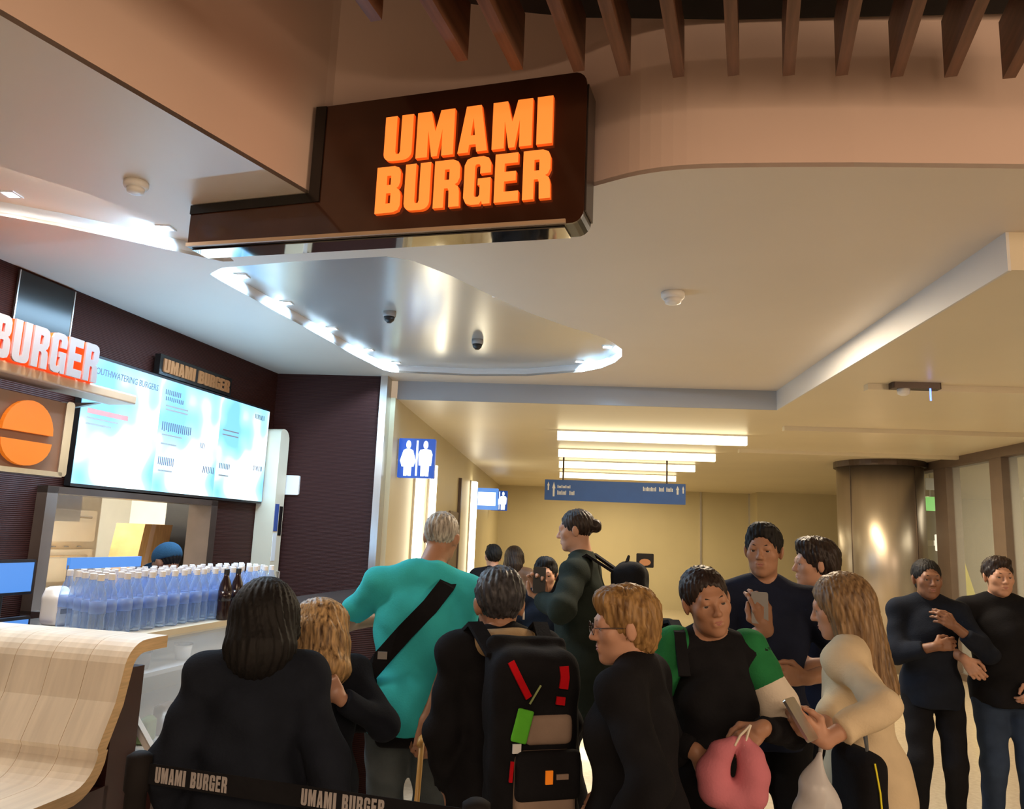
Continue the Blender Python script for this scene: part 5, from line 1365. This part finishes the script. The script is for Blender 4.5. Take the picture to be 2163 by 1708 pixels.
# --- things people carry
# teal man's sling bag and cane
sb = worn('sling_bag', 'black sling bag with a wide strap across the teal shirt', 'bag', P3)
q = lambda a, b, c: P3['tp'](a / 1.80, b / 1.80, c / 1.80)
pts_ = [q(0.125, 0.06, 0.555), q(0.120, -0.02, 0.575), q(0.10, -0.105, 0.525), q(0.04, -0.148, 0.43), q(-0.05, -0.165, 0.32), q(-0.14, -0.150, 0.20), q(-0.205, -0.11, 0.10), q(-0.23, -0.04, 0.05)]
nr_ = [(0.1, 0.3, 1), (0.1, -0.3, 1), (0.1, -1, 0.5), (0, -1, 0.1), (0, -1, 0), (-0.3, -1, 0), (-0.8, -0.6, 0), (-1, -0.2, 0)]
MB().ribbon(pts_, nr_, 0.075, 0.005).build('strap', 'cloth_black', sb)
sdf_obj('bag', [('box', q(-0.22, -0.05, 0.02), (0.075, 0.13, 0.12), None, 0.05)], 0.012, 'cloth_black', sb, 0.02, folds=0.004)
MB().box(-0.02, 0.02, -0.004, 0.004, -0.015, 0.015).build('buckle', 'grey_plastic', sb, loc=tuple(q(-0.135, -0.165, 0.215)))
sdf_obj('belt_bag', [('box', q(0.0, -0.13, -0.10), (0.13, 0.05, 0.045), None, 0.035)], 0.010, 'cloth_black', P3['root'], 0.02)
cn = empty('walking_cane', (-0.555, 3.29, 0.0)); tag(cn, 'pale wooden walking cane held by the man in the teal shirt', 'cane')
MB().tube([(0, 0, 0.02), (0.0, 0.0, 0.5), (0.01, 0.01, 0.87)], 0.011, 10).build('shaft', 'cane_wood', cn, True)
MB().tube([(0.01, -0.05, 0.872), (0.01, -0.01, 0.885), (0.01, 0.05, 0.885)], [0.011, 0.014, 0.011], 10).build('handle', 'cane_wood', cn, True)
MB().lathe([(0.014, 0), (0.013, 0.035)], 10).build('rubber_tip', 'black_plastic', cn)

# backpack of the man in black
bk = worn('backpack', 'large black and taupe backpack with red strips on the man with the neck pillow', 'backpack', P4)
q = lambda a, b, c: np.array((a, b, c))
sdf_obj('main_bag', [('box', q(0.03, -0.265, 1.06), (0.155, 0.095, 0.27), None, 0.07), ('box', q(0.03, -0.19, 1.20), (0.15, 0.03, 0.16), None, 0.03)], 0.010, 'cloth_black', bk, 0.03, folds=0.004)
sdf_obj('front_pocket', [('box', q(0.045, -0.36, 0.865), (0.105, 0.035, 0.16), None, 0.03)], 0.009, 'bag_taupe', bk, 0.02, folds=0.002)
sdf_obj('upper_pocket', [('box', q(0.055, -0.345, 1.085), (0.085, 0.025, 0.05), None, 0.022)], 0.009, 'bag_taupe', bk, 0.02, folds=0.002)
sdf_obj('pocket_band', [('box', q(0.045, -0.388, 0.955), (0.110, 0.022, 0.075), None, 0.018)], 0.009, 'cloth_black', bk, 0.02)
MB().box(-0.012, 0.012, -0.004, 0.004, -0.02, 0.02).build('badge', 'bun_orange', bk, loc=(0.04, -0.412, 0.955))
MB().box(-0.02, 0.02, -0.004, 0.004, -0.008, 0.008).build('badge', 'bag_taupe', bk, loc=(0.085, -0.412, 0.955))
MB().ribbon([q(-0.085, -0.362, 1.300), q(-0.06, -0.376, 1.25), q(-0.025, -0.378, 1.19)], (0, -1, 0.2), 0.022, 0.004).build('red_strip', 'strap_red', bk)
MB().ribbon([q(0.098, -0.370, 1.285), q(0.10, -0.376, 1.25), q(0.095, -0.377, 1.215)], (0, -1, 0.1), 0.030, 0.004).build('red_strip', 'strap_red', bk)
MB().ribbon([q(0.088, -0.376, 1.19), q(0.085, -0.376, 1.165)], (0, -1, 0.1), 0.030, 0.004).build('red_strip', 'strap_red', bk)
MB().ribbon([q(-0.075, -0.385, 1.00), q(-0.08, -0.388, 0.94)], (0, -1, 0.0), 0.010, 0.004).build('red_strip', 'strap_red', bk)
MB().ribbon([q(0.02, -0.365, 1.225), q(-0.02, -0.375, 1.17)], (0, -1, 0.2), 0.006, 0.002).build('tag_cord', 'pack_green', bk)
for sx in (-1, 1):
    MB().ribbon([q(sx * 0.10, -0.22, 1.30), q(sx * 0.125, -0.06, 1.385), q(sx * 0.13, 0.06, 1.33), q(sx * 0.135, 0.12, 1.2)], [(0, -0.3, 1), (0, -0.2, 1), (0, 1, 0.6), (0, 1, 0.1)], 0.055, 0.008).build('shoulder_strap', 'cloth_black', bk)
lt = worn('luggage_tag', 'bright green luggage tag hanging from the backpack', 'tag', P4)
sdf_obj('tag_body', [('box', q(-0.045, -0.382, 1.105), (0.028, 0.006, 0.052), rot(0, 0, 14), 0.006)], 0.004, 'tag_green', lt, 0.0)
MB().box(-0.014, 0.014, -0.004, 0.002, -0.028, 0.0).build('paper_tab', 'print_white', lt, loc=(-0.062, -0.384, 1.052))
def collar_pillow(name, label, P, m_, r=0.046, R_=0.098, dz=-0.138, dy=-0.025):
    t = worn(name, label, 'neck pillow', P)
    c = P['hc'] + np.array((0, dy, dz))
    pr = []
    an = [R(130 + 20 * k) for k in range(15)]
    an = [R(-230 + 20 * k) for k in range(15)]
    pp = [c + np.array((R_ * math.cos(a), R_ * math.sin(a), 0.02 * math.sin(a) * -1)) for a in an]
    for a, b in zip(pp[:-1], pp[1:]): pr.append(('cap', a, b, r, r))
    sdf_obj('cushion', pr, 0.009, m_, t, 0.02, folds=0.002)
    MB().tube([pp[0] + np.array((0, 0, r)), (pp[0] + pp[-1]) / 2 + np.array((0, 0.03, 0.0)), pp[-1] + np.array((0, 0, r))], 0.005, 6).build('cord', 'cloth_grey', t)
collar_pillow('neck_pillow', 'beige travel pillow around the neck of the man in black', P4, 'pillow_beige')

# tall man's backpack
bk2 = worn('backpack', 'plain black backpack on the back of the tall man in the olive jacket', 'backpack', P5)
sdf_obj('main_bag', [('box', (0.0, -0.27, 1.34), (0.15, 0.10, 0.24), None, 0.07), ('box', (0, -0.34, 1.25), (0.11, 0.05, 0.13), None, 0.04)], 0.012, 'cloth_black', bk2, 0.03, folds=0.006)
for sx in (-1, 1):
    MB().ribbon([(sx * 0.09, -0.20, 1.52), (sx * 0.13, -0.04, 1.615), (sx * 0.14, 0.09, 1.53), (sx * 0.15, 0.16, 1.35)], [(0, -0.3, 1), (0, -0.1, 1), (0, 1, 0.5), (0, 1, 0)], 0.06, 0.008).build('shoulder_strap', 'cloth_black', bk2)
MB().tube([(-0.03, -0.25, 1.58), (0, -0.26, 1.615), (0.03, -0.25, 1.58)], 0.008, 6).build('grab_loop', 'cloth_black', bk2)
ph = empty('phone', (-0.125, 4.40, 1.47)); tag(ph, 'phone in the raised hand of the tall man', 'phone')
MB().rbox(-0.035, 0.035, -0.005, 0.005, -0.07, 0.07, 0.008, 'y').build('case', 'black_plastic', ph)
MB().box(-0.031, 0.031, 0.005, 0.0056, -0.064, 0.064).build('display', 'print_dark', ph)
# bag behind the shoulder of the woman in green
bk3 = worn('backpack', 'small grey and black backpack behind the shoulder of the woman in green', 'backpack', P7)
sdf_obj('main_bag', [('box', (0.15, -0.185, 1.27), (0.085, 0.050, 0.14), None, 0.04)], 0.010, 'cloth_black', bk3, 0.03, folds=0.004)
sdf_obj('side_panel', [('box', (0.205, -0.18, 1.335), (0.028, 0.050, 0.07), None, 0.025)], 0.009, 'cloth_grey', bk3, 0.02, folds=0.002)
MB().ribbon([(0.12, -0.15, 1.40), (0.125, -0.05, 1.415), (0.13, 0.06, 1.385), (0.13, 0.13, 1.25)], [(0, -0.3, 1), (0, -0.1, 1), (0, 1, 0.5), (0, 1, 0)], 0.04, 0.006).build('shoulder_strap', 'cloth_black', bk3)
# pink pillow
pp = empty('neck_pillow', (0.555, 2.66, 0.99)); tag(pp, 'pink travel neck pillow hanging from the hand of the woman in green', 'neck pillow')
pr = []
path = [(0.002, 0.098), (-0.040, 0.060), (-0.064, 0.005), (-0.055, -0.045), (0.0, -0.070), (0.052, -0.050), (0.062, 0.0), (0.052, 0.055), (0.034, 0.10)]
rad = [0.018, 0.038, 0.052, 0.053, 0.050, 0.053, 0.052, 0.042, 0.022]
for i in range(8): pr.append(('cap', (path[i][0], 0, path[i][1]), (path[i + 1][0], 0, path[i + 1][1]), rad[i], rad[i + 1]))
sdf_obj('cushion', pr, 0.007, 'pillow_pink', pp, 0.008, folds=0.0015)
MB().tube([(0.03, -0.02, 0.09), (0.045, -0.01, 0.13), (0.055, 0.0, 0.15)], 0.004, 6).build('cord', 'cloth_white', pp)
MB().tube([(0.0, -0.02, 0.09), (0.02, -0.01, 0.12), (0.055, 0.0, 0.15)], 0.004, 6).build('cord', 'cloth_white', pp)
# phones and bags on the right
ph2 = empty('phone', (0.835, 3.455, 1.445), R(-12)); tag(ph2, 'phone held at the chest by the man in the navy polo', 'phone')
MB().rbox(-0.034, 0.034, -0.005, 0.005, -0.065, 0.065, 0.008, 'y').build('case', 'grey_plastic', ph2)
MB().box(-0.030, 0.030, 0.005, 0.0056, -0.060, 0.060).build('display', 'print_dark', ph2)
ph3 = empty('phone', (0.795, 2.765, 1.145), R(50)); ph3.rotation_euler = (R(-35), 0, R(50)); tag(ph3, 'silver phone in the hands of the woman in the cream sweater', 'phone')
MB().rbox(-0.037, 0.037, -0.005, 0.005, -0.072, 0.072, 0.009, 'y').build('case', 'steel', ph3)
MB().box(-0.033, 0.033, 0.005, 0.0056, -0.066, 0.066).build('display', 'print_dark', ph3)
hb = empty('shoulder_bag', (1.035, 2.93, 0.0), R(10)); tag(hb, 'black shoulder bag with a thin yellow line beside the cream sweater', 'bag')
sdf_obj('bag', [('box', (0, 0, 0.86), (0.052, 0.12, 0.17), None, 0.045)], 0.009, 'cloth_black', hb, 0.02, folds=0.002)
MB().ribbon([(-0.012, -0.122, 1.01), (0.002, -0.124, 0.92), (0.010, -0.124, 0.80), (0.012, -0.123, 0.72)], (0, -1, 0), 0.005, 0.002).build('piping', 'yellow_cloth', hb)
MB().ribbon([(0.0, -0.06, 1.02), (0.03, 0.02, 1.15), (0.10, 0.13, 1.28), (0.13, 0.22, 1.345), (0.13, 0.30, 1.33)], [(1, -1, 0), (0, -1, 0.2), (0, -1, 0.5), (0, -0.3, 1), (0, 0.5, 1)], 0.022, 0.003).build('strap', 'cloth_grey', hb)
wb = empty('plastic_bag', (0.860, 2.83, 0.03)); tag(wb, 'white plastic carrier bag hanging below the phone hands', 'bag')
sdf_obj('film', [('ell', (0, 0, 0.80), (0.075, 0.06, 0.12)), ('cap', (0, 0, 0.90), (0.02, 0.02, 0.985), 0.05, 0.016)], 0.008, 'bag_film', wb, 0.03, folds=0.010)
MB().tube([(0.02, 0.02, 0.975), (0.03, 0.03, 1.02), (0.035, 0.03, 1.05)], 0.007, 6).build('handle', 'bag_film', wb, True)

# --- retractable belt barrier
bb = empty('belt_barrier', (-0.85, 2.18, 0)); tag(bb, 'black queue belt with white UMAMI BURGER lettering in the foreground', 'barrier')
A, B = Vector((-0.33, 0.15, 0.985)), Vector((0.62, -0.06, 0.985))
d = (B - A).normalized(); nn = Vector((d.y, -d.x, 0))
MB().prism([A + Vector((0, 0, -0.028)), B + Vector((0, 0, -0.028)), B + Vector((0, 0, 0.028)), A + Vector((0, 0, 0.028))], nn * -0.003).build('belt', 'cloth_black', bb)
def belt_word(off, word, width):
    m = MB()
    for c_, lx, lw in word_layout(word, width, 0.22):
        if c_ == ' ': continue
        o_, hs = GLYPH[c_]
        m.flat_poly(o_, hs, A + d * (off + lx) + Vector((0, 0, -0.021)), d * lw, (0, 0, 0.042), 0.0012)
    m.build('lettering', 'belt_print', bb)
belt_word(0.03, 'UMAMI BURGER', 0.24); belt_word(0.505, 'UMAMI BURGER', 0.245)
for pnt in (A - d * 0.03, B + d * 0.03):
    MB().lathe([(0.16, 0), (0.16, 0.012), (0.05, 0.03), (0.030, 0.05), (0.030, 0.93), (0.036, 0.94), (0.036, 1.03), (0.02, 1.04)], 20).build('post', 'post_black', bb, True, loc=(pnt.x, pnt.y, 0))
